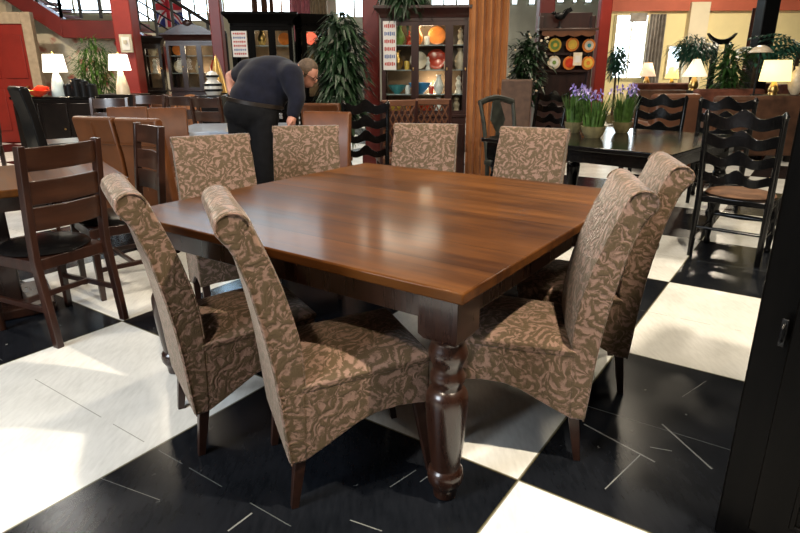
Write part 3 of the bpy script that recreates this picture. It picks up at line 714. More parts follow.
# second lamp stands on a small chest
t = thing('side_chest', 'small dark chest under the yellow-lit lamp beside the red column', 'chest', (at(122, 96, 9.5).x, 9.6, 0))
chz = at(121, 94, 9.5).z
MB().box((0, 0, chz/2), (.52, .48, chz-.03)).build('body', M['espresso'], t, bevel=.008); MB().box((0, 0, chz-.015), (.57, .54, .03)).build('top', M['espresso'], t, bevel=.005)
for k in range(3):
    d = MB().box((0, -.245, .14+k*.24), (.46, .02, .20)).build('drawer', M['espresso'], t, bevel=.005); MB().ell((0, -.27, .14+k*.24), (.016, .016, .016), 10, 6).build('knob', M['brass'], d, True)
lamp('white-shaded table lamp on a tapering cream and black base beside the red column', 119, 94, 53, 9.5, M['shade'], M['creamc'], 20, chz, [(.10, 0), (.095, .25), (.075, .5), (.05, .75), (.03, .95), (.02, 1)], tprat=.80, base_frac=.62, lit=60)
for k, (px, w, hpx, pb) in enumerate([(69, .075, 12, 97), (77, .085, 17, 97), (84, .075, 15, 97), (91, .085, 12, 97)]):
    v = at(px, pb, 9.32); hh = hpx/F*9.4
    t = thing('tin_canister', ['short black canister nearest the white lamp on the sideboard', 'tall black canister with a round lid, tallest on the sideboard', 'black canister between the tallest and the wide one', 'wide black canister at the right end of the sideboard'][k], 'canister', (v.x, 9.36, sbz), 0, 'black canisters on the sideboard')
    MB().lathe([(w, 0), (w, hh*.82), (w*.9, hh*.85)], n=18).build('body', M['tin'], t, True)
    MB().lathe([(w*.95, hh*.85), (w*.95, hh*.92), (.02, hh*.95), (.02, hh)], n=18).build('lid', M['tin'], t, True)
v = at(39, 97, 9.2)
t = thing('glazed_bowl', 'orange-red glazed leaf bowl left of the white lamp', 'bowl', (v.x, 9.2, sbz))
b = MB(); b.lathe([(.04, 0), (.10, .03), (.18, .09), (.17, .09), (.09, .04), (.0, .02)], n=18); o = b.build('bowl', M['redc'], t, True)
MB().tube([(-.1, 0, .06), (.02, .02, .12), (.17, 0, .13)], [.03, .05, .015], 8).build('handle', M['redc'], t, True)
v = at(21, 97, 9.0)
t = thing('fruit_ornament', 'small yellow and green fruit ornament at the left of the sideboard', 'ornament', (v.x, 9.15, sbz))
MB().ell((0, 0, .06), (.07, .07, .06), 14, 8).build('fruit', M['yellowc'], t, True); MB().ell((.08, .02, .05), (.05, .05, .05), 12, 8).build('fruit', M['greenc'], t, True)

# ------------------------------------------------------------------ dark wooden chairs around the far left
mc = make_slat_chair('brown wooden slat chair in front of the black sideboard canisters', tuple(at(108, 110, 7.0).xy)+(0,), R(275), 'wooden chairs far left', 'slatwood', n=2, h=1.02)
dup(mc, tuple(at(147, 105, 7.8).xy)+(0,), facing(R(262)), 'brown wooden slat chair below the red column')
dup(mc, tuple(at(186, 108, 7.6).xy)+(0,), facing(R(80)), 'brown wooden slat chair right of the second tan pair')
dup(mc, tuple(at(210, 112, 7.2).xy)+(0,), facing(R(70)), 'brown wooden slat chair just left of the bending person')
for k, (px, Y, lab) in enumerate([(161, 10.2, 'dark rounded wicker chair in front of the carved hutch, left one'), (186, 10.2, 'orange wicker chair in front of the carved hutch, right one')]):
    v = at(px, 100, Y)
    t = thing('wicker_chair', lab, 'chair', (v.x, Y, 0), 0, 'wicker chairs by the hutch')
    m = M['brownlea'] if k == 0 else M['basket']
    rings = []
    for i in range(13):
        a = PI*(i/12); r = .25
        h = .62+.30*math.sin(a)
        rings.append([(r*math.cos(a), r*math.sin(a), .30), (r*.9*math.cos(a), r*.9*math.sin(a), .30), (r*.92*math.cos(a), r*.92*math.sin(a), h), (r*1.02*math.cos(a), r*1.02*math.sin(a), h)])
    MB().loft(rings).build('back_shell', m, t, True)
    MB().lathe([(.0, .30), (.22, .31), (.23, .38), (.19, .42), (.0, .43)], n=20).build('seat', M['cushion'], t, True)
    for i in range(4): MB().tube([(.17*math.cos(PI/4+i*PI/2), .17*math.sin(PI/4+i*PI/2), .32), (.19*math.cos(PI/4+i*PI/2), .19*math.sin(PI/4+i*PI/2), 0)], .02, 8).build('leg', m, t)

# ------------------------------------------------------------------ display cabinets
def dish(kind, label, m, loc, s=1.0, rx=0, parent=None):
    if kind == 'plate':
        b = MB(); n = 20
        b.lathe([(.0, 0), (.06*s, .004), (.085*s, .016), (.09*s, .02), (.085*s, .022), (.058*s, .010), (.0, .008)], n=n)
    elif kind == 'bowl': b = MB(); b.lathe([(.03*s, 0), (.035*s, .01), (.075*s, .05*s), (.095*s, .085*s), (.09*s, .085*s), (.05*s, .03*s), (.0, .02*s)], n=18)
    elif kind == 'vase': b = MB(); b.lathe([(.035*s, 0), (.06*s, .05*s), (.065*s, .1*s), (.03*s, .17*s), (.025*s, .2*s), (.04*s, .22*s), (.03*s, .22*s), (.0, .18*s)], n=16)
    elif kind == 'figurine': b = MB(); b.lathe([(.045*s, 0), (.04*s, .03*s), (.025*s, .06*s), (.04*s, .11*s), (.02*s, .15*s), (.032*s, .18*s), (.0, .215*s)], n=14)
    else: b = MB(); b.lathe([(.03*s, 0), (.034*s, .08*s), (.028*s, .10*s), (.0, .10*s)], n=14)
    o = b.build({'plate': 'display_plate', 'bowl': 'glazed_bowl', 'vase': 'ceramic_vase', 'figurine': 'figurine', 'cup': 'ceramic_cup'}[kind], m, None, True, loc=loc)
    if rx: o.rotation_euler = (rx, 0, 0)
    return o
def cabinet(name, label, loc, rz, w, d, h, wm, bays, shelves, zb=.75, crown=.08, arch=0, base_doors=2, light=12):
    """glazed display cabinet; front faces local -Y"""
    t = thing(name, label, 'cabinet', loc, rz)
    MB().box((0, 0, zb/2), (w, d, zb)).build('base', wm, t, bevel=.008)
    MB().box((0, 0, zb+.015), (w+.05, d+.05, .03)).build('base_top', wm, t, bevel=.006)
    for k in range(base_doors):
        x = -w/2+w*(k+.5)/base_doors
        dd = MB().box((x, -d/2-.01, zb*.5), (w/base_doors-.05, .02, zb*.78)).build('base_door', wm, t, bevel=.008)
        MB().ell((x+(w/base_doors/2-.08)*(1 if k % 2 == 0 else -1), -d/2-.035, zb*.55), (.015, .015, .015), 10, 6).build('knob', M['brass'], dd, True)
    MB().box((0, d/2-.01, (zb+h)/2), (w-.02, .02, h-zb)).build('back_panel', M['shelfback'], t)
    for sx in (-1, 1): MB().box((sx*(w/2-.025), -d/2+.025, (zb+h)/2), (.05, .05, h-zb)).build('corner_post', wm, t, bevel=.004); MB().box((sx*(w/2-.025), d/2-.03, (zb+h)/2), (.05, .05, h-zb)).build('corner_post', wm, t, bevel=.004)
    MB().box((0, 0, h-.05), (w, d, .10)).build('top', wm, t, bevel=.006)
    b = MB(); b.loft([[(-sx*(w/2+e), y, z) for sx, y in ((1, -d/2-e), (-1, -d/2-e), (-1, d/2), (1, d/2))] for e, z in ((.01, h-.06), (.02, h-.02), (crown, h+.04), (crown, h+.07))]); b.build('crown_moulding', wm, t, bevel=.004)
    if arch:
        n = 16; pts = [(-w/2-.03, h+.05)]+[(-w/2+w*i/n, h+.06+arch*math.sin(PI*i/n)**.8) for i in range(n+1)]+[(w/2+.03, h+.05)]
        MB().prism(pts, -d/2-.07, -d/2-.02, 'y').build('arched_pediment', wm, t, bevel=.008)
        MB().ell((0, -d/2-.05, h+.07+arch), (.09, .04, .06), 14, 8).build('carved_crest', wm, t, True)
    for z in shelves: MB().box((0, .02, z), (w-.06, d-.10, .012)).build('shelf', M['chrome'], t)
    x = -w/2
    tot = sum(bays)
    for k, bw in enumerate(bays):
        ww = w*bw/tot; xc = x+ww/2; x += ww
        fr = MB(); z0, z1 = zb+.03, h-.10; fw_ = .045
        for sx in (-1, 1): fr.box((xc+sx*(ww/2-fw_/2), -d/2, (z0+z1)/2), (fw_, .03, z1-z0))
        for z in (z0+fw_/2, z1-fw_/2): fr.box((xc, -d/2, z), (ww-2*fw_, .03, fw_))
        f = fr.build('glazed_door', wm, t)
        MB().box((xc, -d/2, (z0+z1)/2), (ww-2*fw_, .006, z1-z0-2*fw_)).build('glass_pane', M['glass'], f)
        MB().ell((xc+ww/2-fw_/2, -d/2-.025, (z0+z1)/2), (.010, .010, .02), 8, 6).build('knob', M['brass'], f, True)
    for sx in (-1, 1): MB().box((sx*(w/2-.006), 0, (zb+h)/2-.03), (.006, d-.10, h-zb-.12)).build('side_glass', M['glass'], t)
    if light:
        bl_ = MB(); bl_.lathe([(.0, 0), (.035, .0), (.035, .012), (.0, .012)], (0, 0, h-.125), 14); bl_.build('cabinet_light', M['bulb'], t)
        l = bpy.data.lights.new('cabinet_light', 'POINT'); l.energy = light; l.color = (1, .82, .58); l.shadow_soft_size = .12
        o = bpy.data.objects.new('cabinet_light', l); COL.objects.link(o); o.parent = t; o.location = (0, -.02, h-.17)
        l2 = bpy.data.lights.new('shelf_light', 'POINT'); l2.energy = light*1.1; l2.color = (1, .80, .55); l2.shadow_soft_size = .12
        o = bpy.data.objects.new('shelf_light', l2); COL.objects.link(o); o.parent = t; o.location = (w*.12, d*.22, zb+.36)
    return t
def stock(t, shelves, items, d):
    """stand loose pieces on the shelves of cabinet t: (shelf index, x, kind, material, size, label)"""
    mw = Matrix.Translation(t.location) @ Matrix.Rotation(t.rotation_euler.z, 4, 'Z')
    for si, x, kind, m, s, lab in items:
        z = shelves[si]+.0065
        if kind == 'plate':
            p = mw @ Vector((x, .06, z+.0895*s*math.cos(R(16)) )); o = dish(kind, lab, M[m], p, s, R(90-16)); o.rotation_euler = (R(74), 0, t.rotation_euler.z)
        else:
            p = mw @ Vector((x, -.02, z)); o = dish(kind, lab, M[m], p, s)
        tag(o, lab, {'plate': 'plate', 'bowl': 'bowl', 'vase': 'vase', 'figurine': 'figurine', 'cup': 'cup'}[kind])
# mahogany display cabinet (centre)
YC = 7.4
a, c = at(382, 60, YC), at(468, 60, YC); cw = c.x-a.x; chh = at(425, 12, YC).z
shm = [.78, 1.02, 1.30, 1.58, 1.82]
mah = cabinet('display_cabinet', 'mahogany glass-fronted display cabinet full of coloured dishes beside the orange drape', ((a.x+c.x)/2, YC+.22, 0), R(-2), cw, .42, chh, M['mahogany'], [1.0, 1.0, .55], shm[1:], zb=.76, light=7)
k = cw/2
stock(mah, shm, [
 (0, -.36, 'bowl', 'yellowc', 1.0, 'yellow bowl at the bottom left inside the mahogany cabinet'), (0, .02, 'bowl', 'redc', 1.1, 'red bowl on the bottom shelf of the mahogany cabinet'), (0, .18, 'vase', 'white', .9, 'small white vase on the bottom shelf of the mahogany cabinet'), (0, .40, 'figurine', 'creamc', 1.0, 'cream figurine at the bottom right of the mahogany cabinet'),
 (1, -.33, 'bowl', 'teal', 1.2, 'teal bowl on the left of the mahogany cabinet'), (1, -.05, 'bowl', 'bluec', 1.5, 'bright blue bowl in the middle door of the mahogany cabinet'), (1, .18, 'vase', 'white', 1.0, 'white vase right of the bright blue bowl'), (1, .42, 'figurine', 'white', 1.0, 'white figurine behind the narrow glass door, lower shelf'),
 (2, -.32, 'vase', 'brass', 1.0, 'golden vase left of the stone-coloured plate'), (2, -.07, 'plate', 'creamc', 1.2, 'stone-coloured plate standing in the middle of the mahogany cabinet'), (2, .15, 'plate', 'redc', 1.35, 'large red plate standing on the third shelf'), (2, .43, 'vase', 'creamc', 1.1, 'cream vase behind the narrow glass door'),
 (3, -.30, 'vase', 'greenc', 1.0, 'green vase near the top left of the mahogany cabinet'), (3, -.08, 'vase', 'orangec', .95, 'orange vase on the fourth shelf beside the red plate'), (3, .15, 'plate', 'orangec', 1.2, 'large orange plate high in the middle door'), (3, .43, 'figurine', 'creamc', .9, 'pale figurine high behind the narrow glass door'),
 (4, -.30, 'cup', 'white', 1.2, 'white cup on the top shelf, left'), (4, .0, 'cup', 'redc', 1.2, 'red cup on the top shelf of the mahogany cabinet'),
 (0, -.19, 'cup', 'orangec', 1.0, 'orange cup beside the yellow bowl on the bottom shelf'), (1, -.20, 'cup', 'white', 1.0, 'white cup between the teal and the bright blue bowls'), (1, .09, 'cup', 'redc', .9, 'small red cup between the bright blue bowl and the white vase'),
 (2, -.21, 'cup', 'yellowc', 1.0, 'yellow cup on the third shelf, behind the left door edge'), (2, .045, 'figurine', 'white', .7, 'little white figurine between the two standing plates'), (2, .27, 'cup', 'creamc', 1.0, 'cream cup right of the large red plate'),
 (3, -.19, 'figurine', 'redc', .8, 'red figurine between the green and the orange vases'), (3, .03, 'cup', 'white', 1.0, 'white cup beside the orange vase on the fourth shelf'), (4, .17, 'bowl', 'yellowc', .8, 'small yellow bowl at the top of the middle door')], .42)
def poster(label, px0, px1, py0, py1, Y, rz=0):
    a, c = at(px0, py1, Y), at(px1, py0, Y); w, h = c.x-a.x, c.z-a.z
    t = thing('paper_notice', label, 'notice', ((a.x+c.x)/2, Y, a.z), rz)
    MB().box((0, 0, h/2), (w, .003, h)).build('sheet', M['paper'], t)
    for j, m in enumerate(('inkred', 'inkblue', 'inkred', 'inkred', 'inkblue', 'inkred')):
        bb = MB(); z = h*(.90-j*.155)
        n = 6
        for i in range(n):
            x = -w*.42+w*.84*(i+.5)/n
            bb.box((x, -.003, z), (w*.84/n*.7, .002, h*.085*(.7+.3*((i*7+j*3) % 5)/4)))
        bb.build('printed_line', M[m], t)
    return t
poster('white paper notice with red and blue lines taped inside the mahogany cabinet door', 383.5, 396, 21, 70, YC-.02)
# black china cabinet
YK = 7.9
a, c = at(231, 60, YK), at(291, 60, YK); kw = c.x-a.x; kh = at(265, 18, YK).z
shk = [.92, 1.26, 1.60]
blk = cabinet('china_cabinet', 'black china cabinet with glazed doors behind the bending person', ((a.x+c.x)/2, YK+.25, 0), R(6), kw, .46, kh, M['blackcab'], [1, 1, 1], [1.26, 1.60], zb=.90, base_doors=3, light=4)
# its angled end unit
e0 = at(305, 60, YK)
end = cabinet('china_cabinet', 'black angled end cabinet attached at the right of the black china cabinet', (e0.x+.03, YK+.45, 0), R(30), .34, .28, kh, M['blackcab'], [1], [1.26, 1.60], zb=.90, crown=.03, base_doors=1, light=2.5)
stock(blk, shk, [(1, -.12, 'bowl', 'yellowc', .9, 'yellow bowl in the second door of the black china cabinet'), (1, .16, 'vase', 'creamc', .8, 'cream vase in the third door of the black china cabinet'), (1, .27, 'bowl', 'yellowc', .9, 'yellow bowl in the third door of the black china cabinet'),
 (2, -.02, 'vase', 'brass', .9, 'golden vase on the upper shelf of the black china cabinet'), (2, .26, 'plate', 'orangec', .9, 'orange plate on the upper shelf of the black china cabinet')], .46)
stock(end, shk, [(1, 0, 'figurine', 'brass', 1.0, 'brass figurine in the angled end cabinet'), (2, 0.02, 'plate', 'redc', 1.0, 'red plate in the angled end cabinet')], .30)
poster('paper notice with red and blue lines on the first door of the black china cabinet', 233.5, 246, 31, 57, YK-.06, R(6))
# carved hutch (left)
YH = 13.0
YH = 11.3
a, c = at(166, 60, YH), at(214, 60, YH); hw = c.x-a.x; hh = at(188, 37, YH).z
shh = [.95, 1.25, 1.55]
hut = cabinet('carved_hutch', 'large dark carved hutch with an arched top behind the thin red column', ((a.x+c.x)/2, YH+.3, 0), R(4), hw, .5, hh, M['mahogany'], [1, 1, 1], [1.25, 1.55], zb=.93, arch=.16, base_doors=3, light=4)
stock(hut, shh, [(1, -.3, 'plate', 'creamc', 1.3, 'cream plate in the left door of the carved hutch'), (1, .05, 'vase', 'creamc', 1.0, 'cream vase in the middle door of the carved hutch'), (1, .32, 'vase', 'redc', 1.0, 'red vase in the right door of the carved hutch'), (2, -.3, 'plate', 'orangec', 1.2, 'orange plate high in the left door of the carved hutch')], .5)
v = at(150, 60, YH)
hut2 = cabinet('display_cabinet', 'narrow dark glazed cabinet between the bright red column and the carved hutch', (v.x, YH+.2, 0), R(12), .32, .34, at(152, 40, YH).z, M['espresso'], [1], [1.25, 1.55], zb=.93, base_doors=1, light=2.5)
stock(hut2, shh, [(1, 0, 'figurine', 'white', 1.2, 'white figurine in the narrow dark cabinet'), (2, 0, 'vase', 'creamc', 1.0, 'cream vase in the narrow dark cabinet')], .34)
# pedestal with a black and white owl-like ornament
v = at(214, 96, 8.4)
t = thing('pedestal', 'dark pedestal under the black and white ornament beside the thin red column', 'pedestal', (v.x, 8.4, 0))
pz = at(214, 95, 8.4).z
MB().box((0, 0, pz/2), (.30, .30, pz)).build('shaft', M['espresso'], t, bevel=.01); MB().box((0, 0, .05), (.36, .36, .10)).build('foot', M['espresso'], t, bevel=.01)
t = thing('zebra_ornament', 'black and white patterned ornament standing left of the bending person', 'ornament', (v.x, 8.4, pz))
MB().lathe([(.08, 0), (.12, .06), (.11, .15), (.06, .20), (.09, .25), (.05, .30), (0, .31)], n=18).build('body', M['white'], t, True)
for k, z in enumerate((.05, .12, .23)): MB().lathe([(.1205 if z < .2 else .089, z), (.126 if z < .2 else .093, z+.015), (.1205 if z < .2 else .089, z+.03)], n=18).build('black_stripe', M['tin'], t, True)
t = thing('cone_ornament', 'small golden cone tree behind the black and white ornament', 'ornament', (at(218, 80, 8.9).x, 8.9, 0))
MB().box((0, 0, .5), (.28, .28, 1.0)).build('stand', M['espresso'], t, bevel=.01)
MB().lathe([(.13, 1.0), (.09, 1.2), (.04, 1.42), (0, 1.52)], n=16).build('cone', M['brass'], t, True)

# ------------------------------------------------------------------ bending person
YM = 5.2
def voxel(b, size, it=6):
    """weld overlapping volumes into one smooth continuous surface"""
    bmesh.ops.recalc_face_normals(b.bm, faces=b.bm.faces)
    me = bpy.data.meshes.new('tmp'); b.bm.to_mesh(me); b.bm.free()
    o = bpy.data.objects.new('tmp', me); COL.objects.link(o)
    r_ = o.modifiers.new('remesh', 'REMESH'); r_.mode = 'VOXEL'; r_.voxel_size = size
    s_ = o.modifiers.new('smooth', 'SMOOTH'); s_.factor = .5; s_.iterations = it
    dg = bpy.context.evaluated_depsgraph_get(); dg.update()
    m2 = bpy.data.meshes.new_from_object(o.evaluated_get(dg))
    bpy.data.objects.remove(o); bpy.data.meshes.remove(me)
    nb = MB(); nb.bm.from_mesh(m2); bpy.data.meshes.remove(m2); return nb
def limb(b, pts, rs, n=14):
    """tapering limb with rounded joints"""
    q = [Vector(p) for p in pts]; P, Rr = [], []
    for i in range(len(q)-1):
        for k in range(4): P.append(q[i].lerp(q[i+1], k/4)); Rr.append(rs[i]+(rs[i+1]-rs[i])*k/4)
    P.append(q[-1]); Rr.append(rs[-1]); b.tube(P, Rr, n)
    for p, r in zip(q, rs): b.ell(p, (r, r, r), 12, 8)
pb = Vector((at(252, 150, YM).x, YM+.15, 0))
man = thing('person', 'person in navy shirt and black trousers bending forward over a chair, glasses on', 'person', pb)
def pj(px, py, Y): return at(px, py, Y)-pb
def fl(px, Y, z): v = at(px, 150, Y)-pb; v.z = z; return v
hl, hr = pj(241, 116, 5.32), pj(264, 116, 5.26)
kl, kr = fl(242, 5.34, .52), fl(261.5, 5.24, .52); al_, ar_ = fl(243, 5.40, .10), fl(261, 5.28, .10); tl, tr = fl(242, 5.58, .04), fl(264, 5.46, .04)
shr, elr, wrr, har = pj(291, 76, 5.24), pj(297, 98, 5.16), pj(293, 115, 5.12), pj(291, 122, 5.10)
shl, ell_, wrl, hal = pj(248, 72, 5.46), pj(231, 77, 5.56), pj(231, 90, 5.46), pj(234, 95, 5.40)
TOR = [((253, 110, 5.29), (.215, .145, .15)), ((258, 98, 5.32), (.215, .15, .16)), ((266, 85, 5.36), (.225, .16, .17)), ((272, 77, 5.40), (.235, .16, .15))]
body = MB()
for c_, r_ in TOR: body.ell(pj(*c_), r_, 20, 12)
limb(body, [pj(286, 74, 5.42), pj(298, 71, 5.44), pj(304, 72, 5.45)], [.075, .062, .06])
limb(body, [hl, kl, al_, tl], [.10, .062, .045, .035]); limb(body, [hr, kr, ar_, tr], [.10, .062, .045, .035])
limb(body, [shr, elr, wrr, har], [.085, .050, .034, .040]); limb(body, [shl, ell_, wrl, hal], [.085, .052, .036, .040])
# head joined into the body surface mesh: skull, jaw, nose, ears, eyes sockets
hc = pj(307, 72.5, 5.45); face = Vector((.80, -.30, -.52)).normalized()
side = face.cross(Vector((0, 0, 1))).normalized(); top_ = side.cross(face).normalized()
HM = Matrix((face, side, top_)).transposed()
def hp(f, s, t): return hc + HM @ Vector((f, s, t))
body.ell(hc, (.098, .078, .112), 20, 14, HM)
body.ell(hp(.040, 0, -.055), (.060, .055, .062), 16, 10, HM)
body.ell(hp(.103, 0, -.020), (.020, .013, .026), 10, 8, HM)
body.ell(hp(.090, 0, -.065), (.014, .026, .007), 10, 6, HM); body.ell(hp(.088, 0, -.078), (.014, .024, .007), 10, 6, HM)
for s in (-1, 1):
    body.ell(hp(.0, s*.079, -.015), (.020, .010, .032), 10, 8, HM)
    body.ell(hp(.082, s*.032, .004), (.014, .016, .010), 10, 6, HM)
# fingers: four unequal, bent, and a thumb on each hand
def fingers(hand, wrist, across, L0=.075):
    d = (hand-wrist).normalized(); ac = across.normalized(); palm = d.cross(ac)
    for k, (o_, ln) in enumerate(((-.026, .9), (-.009, 1.0), (.009, .96), (.026, .78))):
        p0 = hand + ac*o_; p1 = p0 + d*L0*.5*ln + palm*.006; p2 = p1 + (d*.8+palm*.6)*L0*.32*ln; p3 = p2 + (d*.3+palm)*L0*.26*ln
        body.tube([p0-d*.02, p0, p1, p2, p3], [.0095, .0095, .009, .008, .005], 8)
    q = hand - d*.025 + ac*.03; body.tube([q-ac*.012, q, q+ac*.022+d*.022, q+ac*.026+d*.05+palm*.012], [.012, .011, .010, .007], 8)
fingers(har, wrr, Vector((.3, -1, .1))); fingers(hal, wrl, Vector((.1, .3, 1)))
ob = voxel(body, .0065, 3).build('body', M['skin'], man, True)
sh = MB()
for c_, r_ in TOR[1:]: sh.ell(pj(*c_), tuple(q+.030 for q in r_), 24, 14)
sh.ell(pj(256, 102, 5.31), (.240, .172, .11), 24, 12)
limb(sh, [pj(280, 75.5, 5.42), shr, elr, pj(293.2, 113.5, 5.125)], [.150, .110, .074, .056]); limb(sh, [pj(262, 74, 5.43), shl, pj(239, 75, 5.52)], [.150, .110, .078])
limb(sh, [pj(280, 76, 5.41), pj(293, 72, 5.43)], [.13, .085])
voxel(sh, .014, 7).build('shirt', M['navy'], man, True)
tz = MB()
tz.ell(pj(252.5, 111, 5.29), (.252, .178, .165), 24, 14)
limb(tz, [hl, kl, al_+Vector((0, 0, .01))], [.130, .098, .084]); limb(tz, [hr, kr, ar_+Vector((0, 0, .01))], [.130, .098, .084])
voxel(tz, .014, 7).build('trousers', M['trouser'], man, True)
bc = pj(255, 102.5, 5.305); b = MB()
b.loft([[bc + Vector((rr*.238*math.cos(2*PI*i/36), rr*.176*math.sin(2*PI*i/36), zz-.14*rr*.238*math.cos(2*PI*i/36)/.238*.3)) for i in range(36)] for rr, zz in ((1.0, -.018), (1.03, -.015), (1.03, .015), (1.0, .018))], cap=False)
b.build('belt', M['belt'], man, True)
for p, q in ((al_, tl), (ar_, tr)):
    b = MB(); d = (q-p); d.z = 0; d.normalize(); n_ = Vector((-d.y, d.x, 0))
    prof = [(-.08, .038, .075), (-.04, .043, .085), (.03, .046, .075), (.10, .050, .055), (.16, .044, .045), (.20, .022, .030)]
    b.loft([[Vector((p.x, p.y, 0))+d*f+n_*w_*sx+Vector((0, 0, z)) for sx, z in ((-1, .002), (1, .002), (1, t_*.6), (.5, t_), (-.5, t_), (-1, t_*.6))] for f, w_, t_ in prof])
    b.build('shoe', M['belt'], man, True)
b = MB()
n, m_ = 24, 10; rings = []
for i in range(m_+1):
    a = PI*.02+PI*.56*i/m_; ring = []
    for k in range(n):
        t_ = 2*PI*k/n; f = math.sin(a)*math.cos(t_); s = math.sin(a)*math.sin(t_); u = math.cos(a)
        cut = 1.0
        if f > .45 and u < .62: cut = .93
        ring.append(hp(f*.104*cut-.004, s*.084*cut, u*.119*cut+.003))
    rings.append(ring)
b.loft(rings, cap=True); b.build('hair', M['hair'], man, True)
b = MB(); b.ell(hp(-.045, 0, -.02), (.060, .078, .075), 16, 10, HM); b.build('hair', M['hair'], man, True)
b = MB()
for s in (-1, 1):
    b.tube([hp(.105+.0*k, s*.033+.024*math.cos(2*PI*k/12), .004+.018*math.sin(2*PI*k/12)) for k in range(13)], .0025, 6)
    b.tube([hp(.103, s*.058, .006), hp(.05, s*.082, .006), hp(-.005, s*.084, .004)], .0025, 6)
b.tube([hp(.106, -.009, .006), hp(.109, 0, .009), hp(.106, .009, .006)], .0022, 6); b.build('glasses', M['tin'], man, True)
t = pj(281, 116, 5.12)
b = MB(); b.box((t.x, t.y, t.z), (.03, .012, .05)); b.build('key_tag', M['steel'], man, bevel=.003)

# ------------------------------------------------------------------ plants
def leafquad(b, p, d, L0, w, droop=.3):
    """one folded leaf of four faces"""
    d = d.normalized(); s = d.cross(Vector((0, 0, 1)));
    if s.length < .05: s = Vector((1, 0, 0))
    s.normalize(); up = s.cross(d)
    pts = []
    for t_, ww in ((0, .15), (.4, 1), (1, .05)):
        c = p + d*L0*t_ - Vector((0, 0, 1))*droop*L0*t_*t_
        pts.append((c-s*w*ww/2+up*w*.12*ww, c, c+s*w*ww/2+up*w*.12*ww))
    for i in range(2):
        V = [b.bm.verts.new(q) for q in pts[i]+pts[i+1]]
        b.bm.faces.new((V[0], V[1], V[4], V[3])); b.bm.faces.new((V[1], V[2], V[5], V[4]))
def bush(name, label, cat, loc, h0, h1, rx, ry, n, lf, w, m, trunk=True, pot=.2, potm='moss', seed=1, droop=.4, group=None, conic=0):
    rd = random.Random(seed)
    t = thing(name, label, cat, loc, 0, group); b = MB()
    for i in range(n):
        while True:
            x, y, z = rd.uniform(-1, 1), rd.uniform(-1, 1), rd.uniform(-1, 1)
            r = x*x+y*y+z*z
            if .12 < r < 1: break
        k = 1-conic*(z+1)/2
        # ragged clumps
        k *= .75+.35*math.sin(x*5+seed)*math.cos(z*6+seed*2)
        p = Vector((x*rx*k, y*ry*k, (h0+h1)/2+z*(h1-h0)/2))
        d = Vector((x+rd.uniform(-.5, .5), y+rd.uniform(-.5, .5), rd.uniform(-.4, .7)))
        leafquad(b, p, d, lf*rd.uniform(.7, 1.3), w*rd.uniform(.7, 1.2), droop)
    o = b.build('foliage', M[m], t)
    if trunk:
        b = MB()
        b.tube([(0, 0, pot*.8), (.02, .01, (h0+pot)/2), (-.01, 0, h0+.15*(h1-h0)), (.01, 0, h0+.7*(h1-h0))], [.035, .03, .022, .008], 8)
        for k in range(4):
            a = k*1.7; b.tube([(0, 0, h0+.1*(h1-h0)), (rx*.35*math.cos(a), ry*.35*math.sin(a), h0+.4*(h1-h0)), (rx*.6*math.cos(a), ry*.6*math.sin(a), h0+.65*(h1-h0))], [.014, .01, .004], 6)
        b.build('trunk', M['trunk'], t, True)
    if pot:
        MB().lathe([(.10, 0), (.13, pot*.9), (.15, pot), (.135, pot), (.12, pot*.85), (0, pot*.82)], n=20).build('pot', M[potm], t, True)
    return t
def palm(name, label, loc, hstem, fronds, fl_, m, seed=1, pot=.3, leafw=.03, group=None, rise=.8):
    rd = random.Random(seed); t = thing(name, label, 'plant', loc, 0, group)
    b = MB()
    for i in range(fronds):
        a = rd.uniform(0, 2*PI); e = rd.uniform(.15, 1.25)*rise; Lf = fl_*rd.uniform(.75, 1.15)
        prev = Vector((0, 0, hstem)); d = Vector((math.cos(a)*math.cos(e), math.sin(a)*math.cos(e), math.sin(e)))
        for k in range(9):
            d = (d + Vector((0, 0, -.16))).normalized(); nx_ = prev + d*Lf/9
            s = d.cross(Vector((0, 0, 1))).normalized()
            for sg in (-1, 1):
                leafquad(b, prev, (s*sg*.9+d*.8+Vector((0, 0, .1))), Lf*.30*(1-abs(k-3.5)/7), leafw, .35)
            prev = nx_
    b.build('fronds', M[m], t)
    MB().tube([(0, 0, pot*.8), (.015, 0, hstem*.6), (0, 0, hstem+.03)], [.05, .04, .03], 8).build('stem', M['trunk'], t, True)
    MB().lathe([(.13, 0), (.17, pot*.9), (.19, pot), (.17, pot), (.15, pot*.85), (0, pot*.82)], n=20).build('pot', M['moss'], t, True)
    return t
def fl0(px, Y): return (at(px, 100, Y).x, Y, 0)
bush('potted_shrub', 'bright green feathery shrub between the two white-shaded lamps', 'plant', fl0(100, 11.3), .55, at(102, 36, 10.9).z, .42, .40, 1500, .22, .022, 'leafb', seed=3)
bush('potted_tree', 'tall dark green leafy plant behind the person\'s head, left of the dark red column', 'plant', fl0(342, 7.2), .55, at(342, 6, 7.2).z, .29, .29, 1300, .18, .055, 'leafd', seed=5, droop=.7)
bush('potted_tree', 'dark leafy tree with pale berries right of the orange drape', 'plant', fl0(525, 8.3), .80, at(525, 32, 8.3).z, .27, .27, 900, .13, .05, 'leafd', seed=9)
tree = bpy.data.objects['potted_tree.001']
rd = random.Random(4)
for k in range(26):
    a, z = rd.uniform(0, 2*PI), rd.uniform(1.0, 1.8); MB().ell((.25*math.cos(a), .25*math.sin(a), z), (.016, .016, .016), 8, 6).build('berry', M['creamc'], tree, True)
# plant on top of the mahogany cabinet
v = at(406, 10, 7.5)
bush('trailing_plant', 'dark trailing plant sitting on top of the mahogany display cabinet', 'plant', (v.x, 7.50, chh+.07), -.10, .30, .27, .17, 460, .16, .045, 'leafd', False, .12, seed=12, droop=.9)

